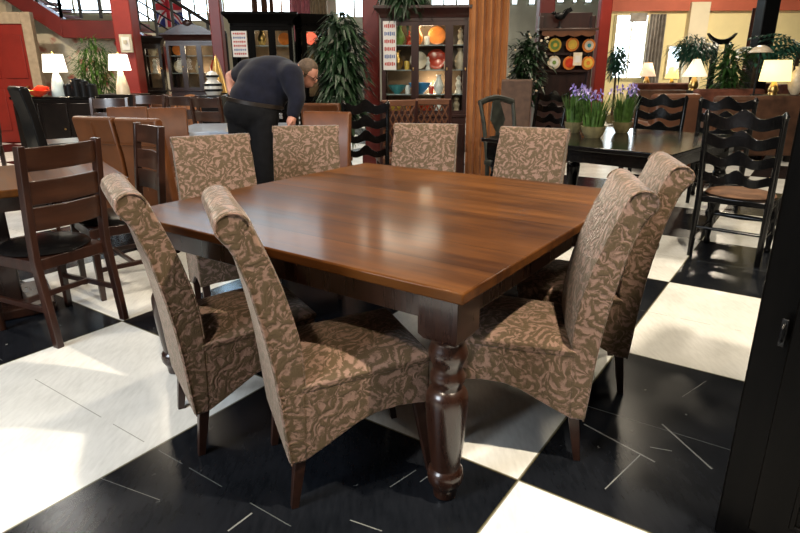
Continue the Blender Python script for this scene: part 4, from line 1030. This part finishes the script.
# ------------------------------------------------------------------ drapes
def drape(name, label, px, pxw, Y, z0, z1, m, folds=5, amp=.04, pinch=None, struct_=False):
    x = at(px, 60, Y).x; w = pxw/F*Y
    rings = []; nz = 10; n = folds*8
    for j in range(nz+1):
        z = z0+(z1-z0)*j/nz; k = 1 if not pinch else 1-pinch*math.sin(PI*min(1, (j/nz)))**2
        f = [(-w/2*k+w*k*i/n, amp*math.sin(2*PI*folds*i/n)+amp*.3*math.sin(i*.7+j*.4)) for i in range(n+1)]
        rings.append([(a_, y_, z) for a_, y_ in f]+[(a_, y_+.012, z) for a_, y_ in reversed(f)])
    o = MB().loft(rings).build(name, m, None, True, loc=(x, Y, 0))
    return tag(o, label, 'curtain')
drape('curtain', 'long orange drape hanging right of the mahogany display cabinet', 487.5, 37, 7.3, .02, 3.2, M['orange'], 5, .035)
drape('curtain', 'grey striped curtain at the right edge of the big bright window', 653, 15, 18.6, .1, at(652, 14, 18.6).z, M['greydrape'], 5, .05)
drape('curtain', 'copper curtain between the high windows above the black china cabinet, left one', 259, 5, 21.6, 2.2, 5.5, M['copper'], 3, .05)
drape('curtain', 'copper curtain between the high windows above the black china cabinet, middle one', 268, 6, 21.6, 2.2, 5.5, M['copper'], 3, .05)
drape('curtain', 'copper curtain between the high windows above the black china cabinet, right one', 275, 4, 21.6, 2.2, 5.5, M['copper'], 3, .05)
drape('curtain', 'pink curtain at a high window above the right end of the black china cabinet', 303, 20, 21.6, 2.2, 5.5, M['pinkdrape'], 5, .05)
drape('curtain', 'tan curtain between the pink curtain and the tall plant', 321, 16, 21.5, 0.1, 5.5, M['tantrim'], 5, .05)
drape('curtain', 'dark brown curtain left of the black column at far right', 750, 11, 15.2, .1, at(750, 8, 15.2).z, M['browndrape'], 4, .05)
# valance
a, c = at(630, 22, 18.6), at(648, 13, 18.6)
b = MB(); b.loft([[(c.x-a.x if i else 0, 0, 0), (c.x-a.x if i else 0, .05, 0), (c.x-a.x if i else 0, .05, c.z-a.z), (c.x-a.x if i else 0, 0, c.z-a.z)] for i in (0, 1)])
tag(b.build('valance', M['greydrape'], None, loc=(a.x, 18.6, a.z), bevel=.01), 'short grey valance over the top right of the big bright window', 'curtain')

# ------------------------------------------------------------------ plate rack over a dark buffet
YR = 8.7
a, c = at(541, 75, YR), at(597, 29, YR); rw = c.x-a.x; rx_ = (a.x+c.x)/2
rk = thing('plate_rack', 'brown wooden plate rack with scalloped shelf hung with coloured plates', 'rack', (rx_, YR+.2, 0), R(-4))
MB().box((0, .12, 1.05), (rw, .03, 2.0-.0)).build('back_board', M['mahogany'], rk, bevel=.004)
MB().box((0, -.03, c.z), (rw+.08, .30, .03)).build('top_shelf', M['slatwood'], rk, bevel=.005)
n = 40; pts = [(-rw/2+rw*i/n, c.z-.07-.025*abs(math.sin(PI*4*i/n))) for i in range(n+1)] + [(rw/2, c.z-.01), (-rw/2, c.z-.01)]
MB().prism(pts, -.17, -.15, 'y').build('scalloped_apron', M['tan'], rk)
MB().box((0, -.0, at(570, 53.5, YR).z), (rw-.02, .05, .03)).build('rail', M['mahogany'], rk); MB().box((0, .0, at(570, 71, YR).z), (rw-.02, .05, .03)).build('rail', M['mahogany'], rk)
for sx in (-1, 1): MB().box((sx*(rw/2), .05, 1.0), (.05, .14, 2.0)).build('side_post', M['mahogany'], rk, bevel=.005)
MB().box((0, -.02, .40), (rw+.06, .40, .80)).build('buffet_base', M['mahogany'], rk, bevel=.01)
def wall_plate(px, py, rim, mid, dot, lab, s=6.3):
    v = at(px, py, YR+.12); r = s/F*YR
    t = thing('decorative_plate', lab, 'plate', v, 0, 'plates on the rack')
    def disc(r0, r1, y0): return [(r0*0, 0), (r1, .0), (r1, .012), (0, .012)]
    for nm, rr, mm, yy in (('rim', r, rim, 0), ('well', r*.68, mid, -.010), ('motif', r*.30, dot, -.018)):
        b = MB(); b.loft([[(rr*k*math.cos(2*PI*i/24), yy+y_, rr*k*math.sin(2*PI*i/24)) for i in range(24)] for y_, k in ((.012, .9), (.004, 1), (0, .96))]); b.build(nm, M[mm], t, True)
    b = MB(); b.tube([(0, .0, r*.9), (0, .01, r*1.5)], .012, 6); b.build('hook', M['rail'], t)
for px, py, a_, b_, c_, lab in [(555, 45, 'yellowc', 'greenc', 'yellowc', 'yellow plate with green centre hanging top left on the plate rack'), (572.5, 44.5, 'orangec', 'yellowc', 'yellowc', 'orange-rimmed yellow plate hanging top middle on the plate rack'), (589, 45.5, 'orangec', 'creamc', 'teal', 'orange and cream plate with teal centre hanging top right on the plate rack'),
                               (554, 62.5, 'creamc', 'white', 'greenc', 'white plate with green centre, lower left on the plate rack'), (569.5, 63, 'orangec', 'redc', 'redc', 'orange plate with red centre, lower middle on the plate rack'), (588, 63, 'orangec', 'yellowc', 'orangec', 'yellow-orange plate, lower right on the plate rack')]:
    wall_plate(px, py, a_, b_, c_, lab)
v = at(577.5, 59, YR+.04)
t = thing('card', 'small cream card propped between the lower plates of the rack', 'card', v); MB().box((0, 0, 0), (.12, .006, .17)).build('sheet', M['creamc'], t); MB().box((0, -.004, 0), (.07, .003, .09)).build('print', M['paper'], t)
v = at(562, 27.5, YR)
t = thing('bird_sculpture', 'black sculpture with spread wings standing on top of the plate rack', 'sculpture', (v.x, YR+.15, c.z+.015))
MB().lathe([(.06, 0), (.05, .015), (.012, .03), (.012, .10)], n=12).build('stand', M['tin'], t, True)
b = MB(); b.ell((0, 0, .16), (.075, .04, .05), 14, 8); b.ell((-.085, 0, .20), (.03, .025, .025), 10, 6); b.tube([(-.105, 0, .20), (-.135, 0, .19)], [.012, .003], 6); b.build('body', M['tin'], t, True)
for s in (-1, 1): MB().loft([[(.02+q, s*.03+s*w_, .17+h_), (.05+q, s*.03+s*w_, .17+h_-.05), (.05+q, s*.03+s*w_+.01, .17+h_-.05), (.02+q, s*.03+s*w_+.01, .17+h_)] for q, w_, h_ in ((0, 0, 0), (.04, .04, .07), (.10, .05, .10))]).build('wing', M['tin'], t)

# ------------------------------------------------------------------ black square table with pots of irises
bt = square_table('black lacquered square table carrying three pots of purple irises', (1.83, 5.185, 0), R(-43.6), 1.60, M['blackwood'], M['blackwood'])
def iris_pot(label, px, py, seed, n=13, rp=.085):
    rd = random.Random(seed); p = on(px, py, .76); p.z = .760
    t = thing('iris_pot', label, 'plant', p, 0, 'pots of irises on the black table')
    MB().lathe([(rp*.62, 0), (rp*.9, .045), (rp*1.02, .085), (rp*1.05, .095), (rp*.95, .095), (rp*.85, .075), (0, .072)], n=20).build('pot', M['moss'], t, True)
    b = MB()
    for i in range(150):
        a = rd.uniform(0, 2*PI); r = rp*.85*math.sqrt(rd.random()); h = rd.uniform(.17, .29); lean = rd.uniform(.02, .10)
        x, y = r*math.cos(a), r*math.sin(a); dx, dy = math.cos(a), math.sin(a); w_ = .007
        s = Vector((-dy, dx, 0))*w_
        P = [Vector((x, y, .07)), Vector((x+dx*lean*.35, y+dy*lean*.35, .07+h*.55)), Vector((x+dx*lean, y+dy*lean, .07+h))]
        V = [[b.bm.verts.new(q-s*k), b.bm.verts.new(q+s*k)] for q, k in zip(P, (1, .9, .1))]
        for j in range(2): b.bm.faces.new((V[j][0], V[j][1], V[j+1][1], V[j+1][0]))
    o = b.build('leaf_blades', M['leafy'], t); o['kind'] = 'stuff'
    for i in range(n):
        a = rd.uniform(0, 2*PI); r = rp*1.15*math.sqrt(rd.random()); h = rd.uniform(.24, .335); x, y = r*math.cos(a), r*math.sin(a)
        b = MB(); b.tube([(x*.6, y*.6, .07), (x*1.1, y*1.1, .07+h)], .0035, 5); st_ = b.build('flower_stem', M['leafy'], t)
        b = MB(); c0 = Vector((x*1.1, y*1.1, .07+h))
        for k in range(3):
            q = a+k*2.094; leafquad(b, c0, Vector((math.cos(q), math.sin(q), .35)), .048, .026, .75); leafquad(b, c0, Vector((.35*math.cos(q+1), .35*math.sin(q+1), 1)), .045, .020, .05)
        b.build('flower', M['iris' if i % 3 else 'irisp'], st_)
    return t
iris_pot('left pot of purple irises, farthest back on the black table', 573, 132.5, 21, 12, .08)
iris_pot('middle pot of purple irises with the widest pot', 592.5, 137.5, 22, 14, .10)
iris_pot('right pot of purple irises standing apart on the black table', 621.5, 132.5, 23, 13, .085)

# ------------------------------------------------------------------ ladder-back chairs
def make_ladder(label, loc, phi, m='blackwood', n=4, w=.48, h=1.08, group=None, seatm='cushion'):
    t = thing('ladder_back_chair', label, 'chair', loc, facing(phi), group); wm = M[m]
    def yb(z): return -.02-.09*max(0, z-.45)/.6-.04*max(0, .45-z)
    for sx in (-1, 1):
        b = MB(); zs = [0, .2, .44, .47, .6, .8, h-.06, h-.03, h]; rs = [.018, .021, .024, .024, .022, .021, .020, .026, .008]
        b.tube([(sx*(w/2-.02)*(1+.06*max(0, z-.4)), yb(z), z) for z in zs], rs, 10); b.build('back_post', wm, t, True)
    for k in range(n):
        z1 = h-.03-k*(.135); hh = .085-.008*k; rings = []; nn = 24
        for i in range(nn+1):
            u = i/nn*2-1; x = u*(w/2-.025)*(1+.06*max(0, z1-.4)); bow = -.03*(1-u*u)
            wave = .020*math.cos(u*PI*2)*(1-.3*abs(u))+.022*math.exp(-(u*4)**2)
            lo = z1-hh+.012*math.cos(u*PI*2)
            rings.append([(x, yb(z1)+bow-.008, lo), (x, yb(z1)+bow+.008, lo), (x, yb(z1)+bow+.008, z1+wave), (x, yb(z1)+bow-.008, z1+wave)])
        MB().loft(rings).build('ladder_slat', wm, t, bevel=.003)
    MB().box((0, .20, .425), (w, .44, .045)).build('seat_rail', wm, t, bevel=.008)
    b = MB(); b.ell((0, .20, .455), (w/2-.01, .21, .035), 24, 10); b.build('seat', M[seatm], t, True)
    for sx in (-1, 1):
        b = MB(); b.lathe([(.016, 0), (.026, .02), (.018, .05), (.022, .09), (.030, .16), (.020, .20), (.032, .24), (.020, .28), (.026, .34), (.026, .44)], (sx*(w/2-.03), .40, 0), 14); b.build('front_leg', wm, t, True)
        b = MB(); b.tube([(sx*(w/2-.03), -.03, .17), (sx*(w/2-.03), .40, .17)], .012, 8); b.build('stretcher', wm, t, True)
    b = MB(); b.tube([(-w/2+.03, .40, .24), (0, .40, .24), (w/2-.03, .40, .24)], [.012, .022, .012], 10); b.build('stretcher', wm, t, True)
    b = MB(); b.tube([(-w/2+.03, -.03, .22), (w/2-.03, -.03, .22)], .012, 8); b.build('stretcher', wm, t, True)
    return t
GL = 'ladder-back chairs'
a, c = on(689, 255), on(757, 267); mid = (a+c)/2; al = math.atan2(c.y-a.y, c.x-a.x); ph = al+PI/2
ld = make_ladder('large black ladder-back chair with brown seat in the right aisle', mid+Vector((math.cos(ph), math.sin(ph), 0))*.035, ph, group=GL, h=1.05)
v = at(366, 160, 5.5)
dup(ld, (v.x, 5.45, 0), facing(R(268)), 'black ladder-back chair facing the camera between two far damask chairs', scale=(.88, 1, 1.0))
dup(ld, (at(656, 130, 6.25).x, 6.25, 0), facing(R(236)), 'black ladder-back chair behind the right end of the black table')
dup(ld, (at(545, 120, 7.4).x, 7.4, 0), facing(R(215)), 'black ladder-back chair below the berry tree and plate rack')
dup(ld, (at(727, 110, 5.9).x, 5.9, 0), facing(R(60)), 'black ladder-back chair behind the large one in the right aisle')
# splat-back chair at the black table
t = thing('splat_back_chair', 'worn green-black splat-back chair at the left of the black table', 'chair', (at(503, 130, 5.95).x, 5.95, 0), facing(R(300)))
for sx in (-1, 1):
    b = MB(); b.tube([(sx*.17, 0, 0), (sx*.17, -.01, .45), (sx*.19, -.06, .8), (sx*.205, -.12, 1.02)], [.018, .022, .020, .018], 8); b.build('back_post', M['greenblack'], t, True)
b = MB(); b.tube([(-.205, -.12, 1.0), (-.1, -.14, 1.03), (0, -.145, 1.045), (.1, -.14, 1.03), (.205, -.12, 1.0)], .030, 8); b.build('crest_rail', M['greenblack'], t, True)
b = MB(); pts = [(-.03, .46), (-.06, .60), (-.03, .72), (-.09, .84), (-.06, .95), (-.04, 1.02), (.04, 1.02), (.06, .95), (.09, .84), (.03, .72), (.06, .60), (.03, .46)]
b.loft([[(x, -.02-.20*max(0, z-.45)+y_, z) for x, z in pts] for y_ in (0, .015)]); b.build('splat', M['greenblack'], t)
MB().box((0, .19, .44), (.42, .42, .05)).build('seat', M['greenblack'], t, bevel=.012)
for sx in (-1, 1): MB().box((sx*.17, .37, .21), (.035, .035, .42), taper=.7).build('front_leg', M['greenblack'], t)
MB().tube([(-.17, .37, .2), (.17, .37, .2)], .012, 8).build('stretcher', M['greenblack'], t, True)
# high upholstered chair
tp = make_parsons('taupe upholstered high-back chair right of the orange drape', (at(515, 110, 6.95).x, 6.95, 0), R(250), 'taupe', 1.20, .34, seam=False)
# lattice-back chairs
t = thing('lattice_back_chair', 'reddish-brown lattice-back chair in front of the mahogany cabinet, left one', 'chair', (at(398, 110, 6.1).x, 6.1, 0), facing(R(100)), 'lattice-back chairs')
lt = t
for sx in (-1, 1): MB().tube([(sx*.20, -.02, 0), (sx*.20, 0, .45), (sx*.20, -.07, 1.02)], .02, 8).build('back_post', M['mahogany'], t, True)
MB().box((0, -.066, 1.0), (.42, .03, .06), rx=.12).build('crest_rail', M['brownlea'], t, bevel=.008)
MB().box((0, -.01, .56), (.40, .025, .04), rx=.12).build('lower_rail', M['mahogany'], t)
b = MB()
for k in range(-5, 6):
    for s in (-1, 1):
        x0, x1 = k*.07-s*.11, k*.07+s*.11
        za, zb = .58, .975
        def cl(x): return max(-.19, min(.19, x))
        ta = (cl(x0)-x0)/(x1-x0); tb = (cl(x1)-x0)/(x1-x0)
        if tb-ta < .05 and ta > tb: continue
        pz = lambda q: (x0+(x1-x0)*q, -.012-.056*(za+(zb-za)*q-.56)/.45, za+(zb-za)*q)
        if abs(tb-ta) > .05: b.tube([pz(ta), pz(tb)], .009, 6)
b.build('lattice', M['brownlea'], t)
MB().box((0, .20, .43), (.43, .42, .07)).build('seat', M['brownlea'], t, bevel=.015)
for sx in (-1, 1): MB().box((sx*.18, .38, .2), (.04, .04, .40), taper=.75).build('front_leg', M['mahogany'], t)
dup(lt, (at(433, 110, 6.3).x, 6.3, 0), facing(R(88)), 'reddish-brown lattice-back chair in front of the mahogany cabinet, right one', scale=(.86, 1, 1))
lt.scale = (.86, 1, 1)

# ------------------------------------------------------------------ sofas, consoles and lamps at the back right
def sofa(label, px0, px1, Y, pyt, m, phi=-90, name='sofa', cush=0, cm=None, group=None):
    a, c = at(px0, pyt, Y), at(px1, pyt, Y); w = c.x-a.x; h = (a.z+c.z)/2
    t = thing(name, label, 'sofa', ((a.x+c.x)/2, Y+.1, 0), facing(R(phi)), group)
    MB().box((0, -.02, h*.5+.05), (w-.1, .22, h-.1)).build('back', M[m], t, bevel=.05, seg=3)
    MB().box((0, .38, .28), (w-.2, .75, .34)).build('seat_base', M[m], t, bevel=.04, seg=3)
    for sx in (-1, 1): MB().box((sx*(w/2-.09), .36, .36), (.18, .82, .58)).build('arm', M[m], t, bevel=.06, seg=3)
    n = max(1, round(w/.75))
    for k in range(n): MB().box((-w/2+.18+(w-.36)*(k+.5)/n, .42, .51), ((w-.36)/n-.01, .62, .14)).build('seat_cushion', M[m], t, bevel=.04, seg=3)
    for sx in (-1, 1):
        for y in (.0, .68): MB().box((sx*(w/2-.12), y, .055), (.06, .06, .11)).build('foot', M['espresso'], t)
    return t
sofa('brown leather sofa back behind the black table\'s right end', 652, 707, 7.6, 94, 'brownlea', 90)
sofa('brown sofa directly behind the large black ladder-back chair', 716, 812, 8.6, 96, 'sofa', 90)
sofa('brown upholstered sofa in the second row, left of the palm', 634, 690, 11.0, 90, 'sofa', 90)
sofa('reddish patterned sofa in the second row, under the round white lamp', 696, 770, 10.6, 89, 'sofared', -90)
sofa('patterned red-brown sofa in the third row, under the peach lamp', 632, 696, 14.2, 83, 'sofared', -90)
sofa('patterned brown sofa in the third row, beneath the dark curtain', 709, 775, 13.6, 83, 'sofa', 90)
sofa('brown sofa in the third row at the far right border', 778, 850, 12.0, 84, 'sofared', 90)
def console(label, px0, px1, Y, z):
    a, c = at(px0, 90, Y), at(px1, 90, Y); w = c.x-a.x
    t = thing('console_table', label, 'table', ((a.x+c.x)/2, Y, 0))
    MB().box((0, 0, z-.02), (w, .42, .04)).build('top', M['espresso'], t, bevel=.005); MB().box((0, 0, z-.09), (w-.1, .34, .10)).build('apron', M['espresso'], t)
    for sx in (-1, 1):
        for sy in (-1, 1): MB().box((sx*(w/2-.06), sy*.15, (z-.1)/2), (.06, .06, z-.1)).build('leg', M['espresso'], t)
    return t
console('dark console table under the peach and yellow lamps', 640, 682, 15.6, .85)
lamp('small peach-shaded table lamp near the bright window', 648, 80, 62, 15.6, M['shadep'], M['brass'], 16, .85, tprat=.45, base_frac=.45)
lamp('yellow-shaded table lamp between the peach lamp and the palm stem', 673, 80, 66, 15.6, M['shadey'], M['brass'], 13, .85, tprat=.55, base_frac=.42)
console('dark console table under the white cone-shaded lamp', 688, 712, 12.2, .88)
lamp('white cone-shaded table lamp with amber base right of the palm', 696.5, 80, 58, 12.2, M['shadec'], M['brass'], 22, .88, tprat=.28, base_frac=.46)
console('dark console table under the glowing rectangular lamp at the right', 758, 800, 9.7, .90)
lamp('glowing yellow rectangular-shaded table lamp at far right', 777.5, 80, 60, 9.7, M['shader'], M['brass'], 23, .90, rect=True, base_frac=.42)
v = at(795, 70, 9.8)
t = thing('glass_globe', 'pale rounded vase right of the glowing rectangular lamp', 'vase', (v.x, 9.7, .90)); MB().lathe([(.05, 0), (.10, .08), (.13, .2), (.10, .32), (.05, .38), (.06, .42), (.0, .40)], n=18).build('body', M['creamc'], t, True)
# cone-shaded floor lamp
v = at(771, 52, 9.0)
t = thing('floor_lamp', 'floor lamp with a wide pale cone shade above the rectangular lamp', 'lamp', (v.x, 9.25, 0))
MB().lathe([(.16, 0), (.16, .02), (.02, .05), (.014, .1), (.014, v.z)], n=16).build('pole', M['tin'], t, True)
s = MB().loft([[(r*math.cos(2*PI*i/28), r*math.sin(2*PI*i/28), z) for i in range(28)] for r, z in ((.17, v.z), (.10, v.z+.07), (.03, v.z+.10))], cap=False).build('lamp_shade', M['creamc'], t, True)
mm = s.modifiers.new('thickness', 'SOLIDIFY'); mm.thickness = .006
# pagoda-topped stand, dark column, plants
v = at(721, 42, 13.0)
t = thing('pagoda_frame', 'black frame with upswept horned top between palm and dark curtain', 'frame', (v.x, 13.0, 0))
hw_ = 13/F*13
b = MB(); rings = []
for i in range(17):
    u = i/8-1; z = v.z+.16*abs(u)**2.2; th = .10*(1-.75*abs(u)**2)
    rings.append([(u*hw_, -.05, z-th/2), (u*hw_, .05, z-th/2), (u*hw_, .05, z+th/2), (u*hw_, -.05, z+th/2)])
b.loft(rings).build('horned_top', M['tin'], t)
for sx in (-.35, .55): MB().box((sx*hw_, 0, v.z/2), (.09, .09, v.z)).build('post', M['tin'], t)
MB().box((.1*hw_, 0, v.z*.72), (hw_*.9, .05, .06)).build('crossbar', M['tin'], t)
o = column(764, 30, 12.5, .30, M['espresso'], 'black square column at far right in front of the yellow wall', top=4.0)
bpy.data.objects[o.name].children[0].data.materials[0] = M['tin']; bpy.data.objects[o.name].children[1].data.materials[0] = M['tin']
bush('potted_tree', 'bushy round-headed potted palm in front of the yellow wall left of the horned frame', 'plant', fl0(687, 12.7), 1.42, at(687, 37, 12.7).z, .44, .42, 900, .26, .030, 'leafbl', True, .3, seed=31, droop=.6)
bush('potted_shrub', 'blue-green plant silhouetted against the big bright window', 'plant', fl0(613, 15.0), 1.10, at(613, 47, 15).z, .26, .26, 520, .22, .05, 'leafbl', seed=14)
bush('potted_shrub', 'dark leafy plant under the horned frame', 'plant', fl0(724, 11.4), .7, at(724, 46, 11.4).z, .28, .26, 420, .26, .06, 'leaf', seed=15)
palm('potted_palm', 'large dark palm behind the glowing rectangular lamp', fl0(789, 10.6), 1.60, 38, .80, 'leafbl', 33, .35, .06, rise=.85)
palm('potted_palm', 'green palm left of the black column, above the reddish sofa', fl0(749, 11.8), 1.55, 26, .45, 'leaf', 35, .3, .05)
# ------------------------------------------------------------------ dark cabinet in the right foreground
c0 = on(712, 533); d0 = Vector((.70, -.72, 0)).normalized(); nrm = Vector((-d0.y*-1, d0.x*-1, 0))
ang = math.atan2(d0.y, d0.x)
t = thing('armoire', 'tall black wooden cabinet with panelled door at the right border, nearest the camera', 'cabinet', (c0.x, c0.y, 0), ang)
wd, dp, hh = .95, .55, 2.05
MB().box((wd/2, dp/2+.012, hh/2), (wd, dp, hh)).build('carcass', M['blackcab'], t, bevel=.006)
x0 = .085
dd = MB().box((x0+(wd-.17)/4, 0, hh*.5), ((wd-.17)/2-.004, .024, hh-.16)).build('door', M['blackcab'], t, bevel=.004)
dd2 = MB().box((x0+(wd-.17)*3/4, 0, hh*.5), ((wd-.17)/2-.004, .024, hh-.16)).build('door', M['blackcab'], t, bevel=.004)
for q, d_ in ((x0+(wd-.17)/4, dd), (x0+(wd-.17)*3/4, dd2)):
    for zc, ph_ in ((.40, .50), (1.30, 1.02)):
        b = MB(); pw = (wd-.17)/2-.20
        for sx in (-1, 1): b.box((q+sx*pw/2, -.014, zc), (.014, .010, ph_))
        for sz in (-1, 1): b.box((q, -.014, zc+sz*ph_/2), (pw+.014, .010, .014))
        b.build('panel_moulding', M['blackcab'], d_, bevel=.003)
# handle: where the sight line meets the door plane
dr = ray(785, 331); nn = Vector((-d0.y, d0.x, 0)); tt = (c0-Vector((0, 0, CH))).dot(nn)/dr.dot(nn); hp_ = Vector((0, 0, CH))+dr*tt
hx = (hp_-c0).dot(d0); hz = hp_.z
b = MB(); b.box((hx, -.016, hz), (.016, .006, .075)).build('escutcheon', M['tin'], dd, bevel=.002)
b = MB(); b.tube([(hx, -.018, hz+.024), (hx, -.034, hz+.016), (hx, -.036, hz-.012), (hx, -.018, hz-.024)], .0035, 8); b.build('pull_handle', M['tin'], dd, True)

# ------------------------------------------------------------------ lights
def area(name, loc, size, power, col=(1, .9, .75), tgt=None, spread=None, shape='DISK'):
    l = bpy.data.lights.new(name, 'AREA'); l.shape = shape; l.size = size; l.energy = power; l.color = col
    if spread: l.spread = spread
    o = bpy.data.objects.new(name, l); COL.objects.link(o); o.location = loc
    if tgt is not None: o.rotation_euler = (Vector(tgt)-Vector(loc)).to_track_quat('-Z', 'Y').to_euler()
    return o
WARM = (1, .86, .66)
area('ceiling_lamp', (1.25, .95, 3.6), .10, 180, WARM, (.6, 1.9, 0))
area('ceiling_lamp', (-1.3, .5, 3.6), .18, 60, WARM, (-.6, 1.8, 0))
area('ceiling_lamp', (.1, 4.5, 4.0), .25, 75, WARM)
area('ceiling_lamp', (-.6, 7.0, 4.2), 1.2, 45, WARM)
area('ceiling_lamp', (3.4, 3.4, 3.9), .9, 90, WARM)
area('ceiling_lamp', (-3.5, 8.0, 3.9), .3, 50, WARM)
area('ceiling_lamp', (-4.2, 6.0, 3.9), .3, 50, (1, .95, .88))
area('ceiling_lamp', (3.0, 8.0, 4.2), 1.2, 110, WARM)
area('ceiling_lamp', (8.5, 15.5, 4.6), .5, 390, WARM)
area('ceiling_lamp', (-6.6, 8.4, 4.0), .4, 210, WARM)
area('ceiling_lamp', (0, 15.0, 4.4), 2.2, 200, WARM)
area('cool_fill', (-5.0, -1.6, 3.4), 2.6, 430, (.84, .92, 1.0), (-1.2, 2.6, .1), None, 'SQUARE')  # added cool fill behind the camera, brightens the floor and chairs at left
w = bpy.data.worlds.new('world'); scn.world = w; w.use_nodes = True
w.node_tree.nodes['Background'].inputs[0].default_value = (1, .88, .74, 1)
w.node_tree.nodes['Background'].inputs[1].default_value = .05
vs = scn.view_settings
vs.view_transform = 'Standard'; vs.look = 'None'; vs.gamma = 1; vs.use_curve_mapping = False; vs.exposure = 0
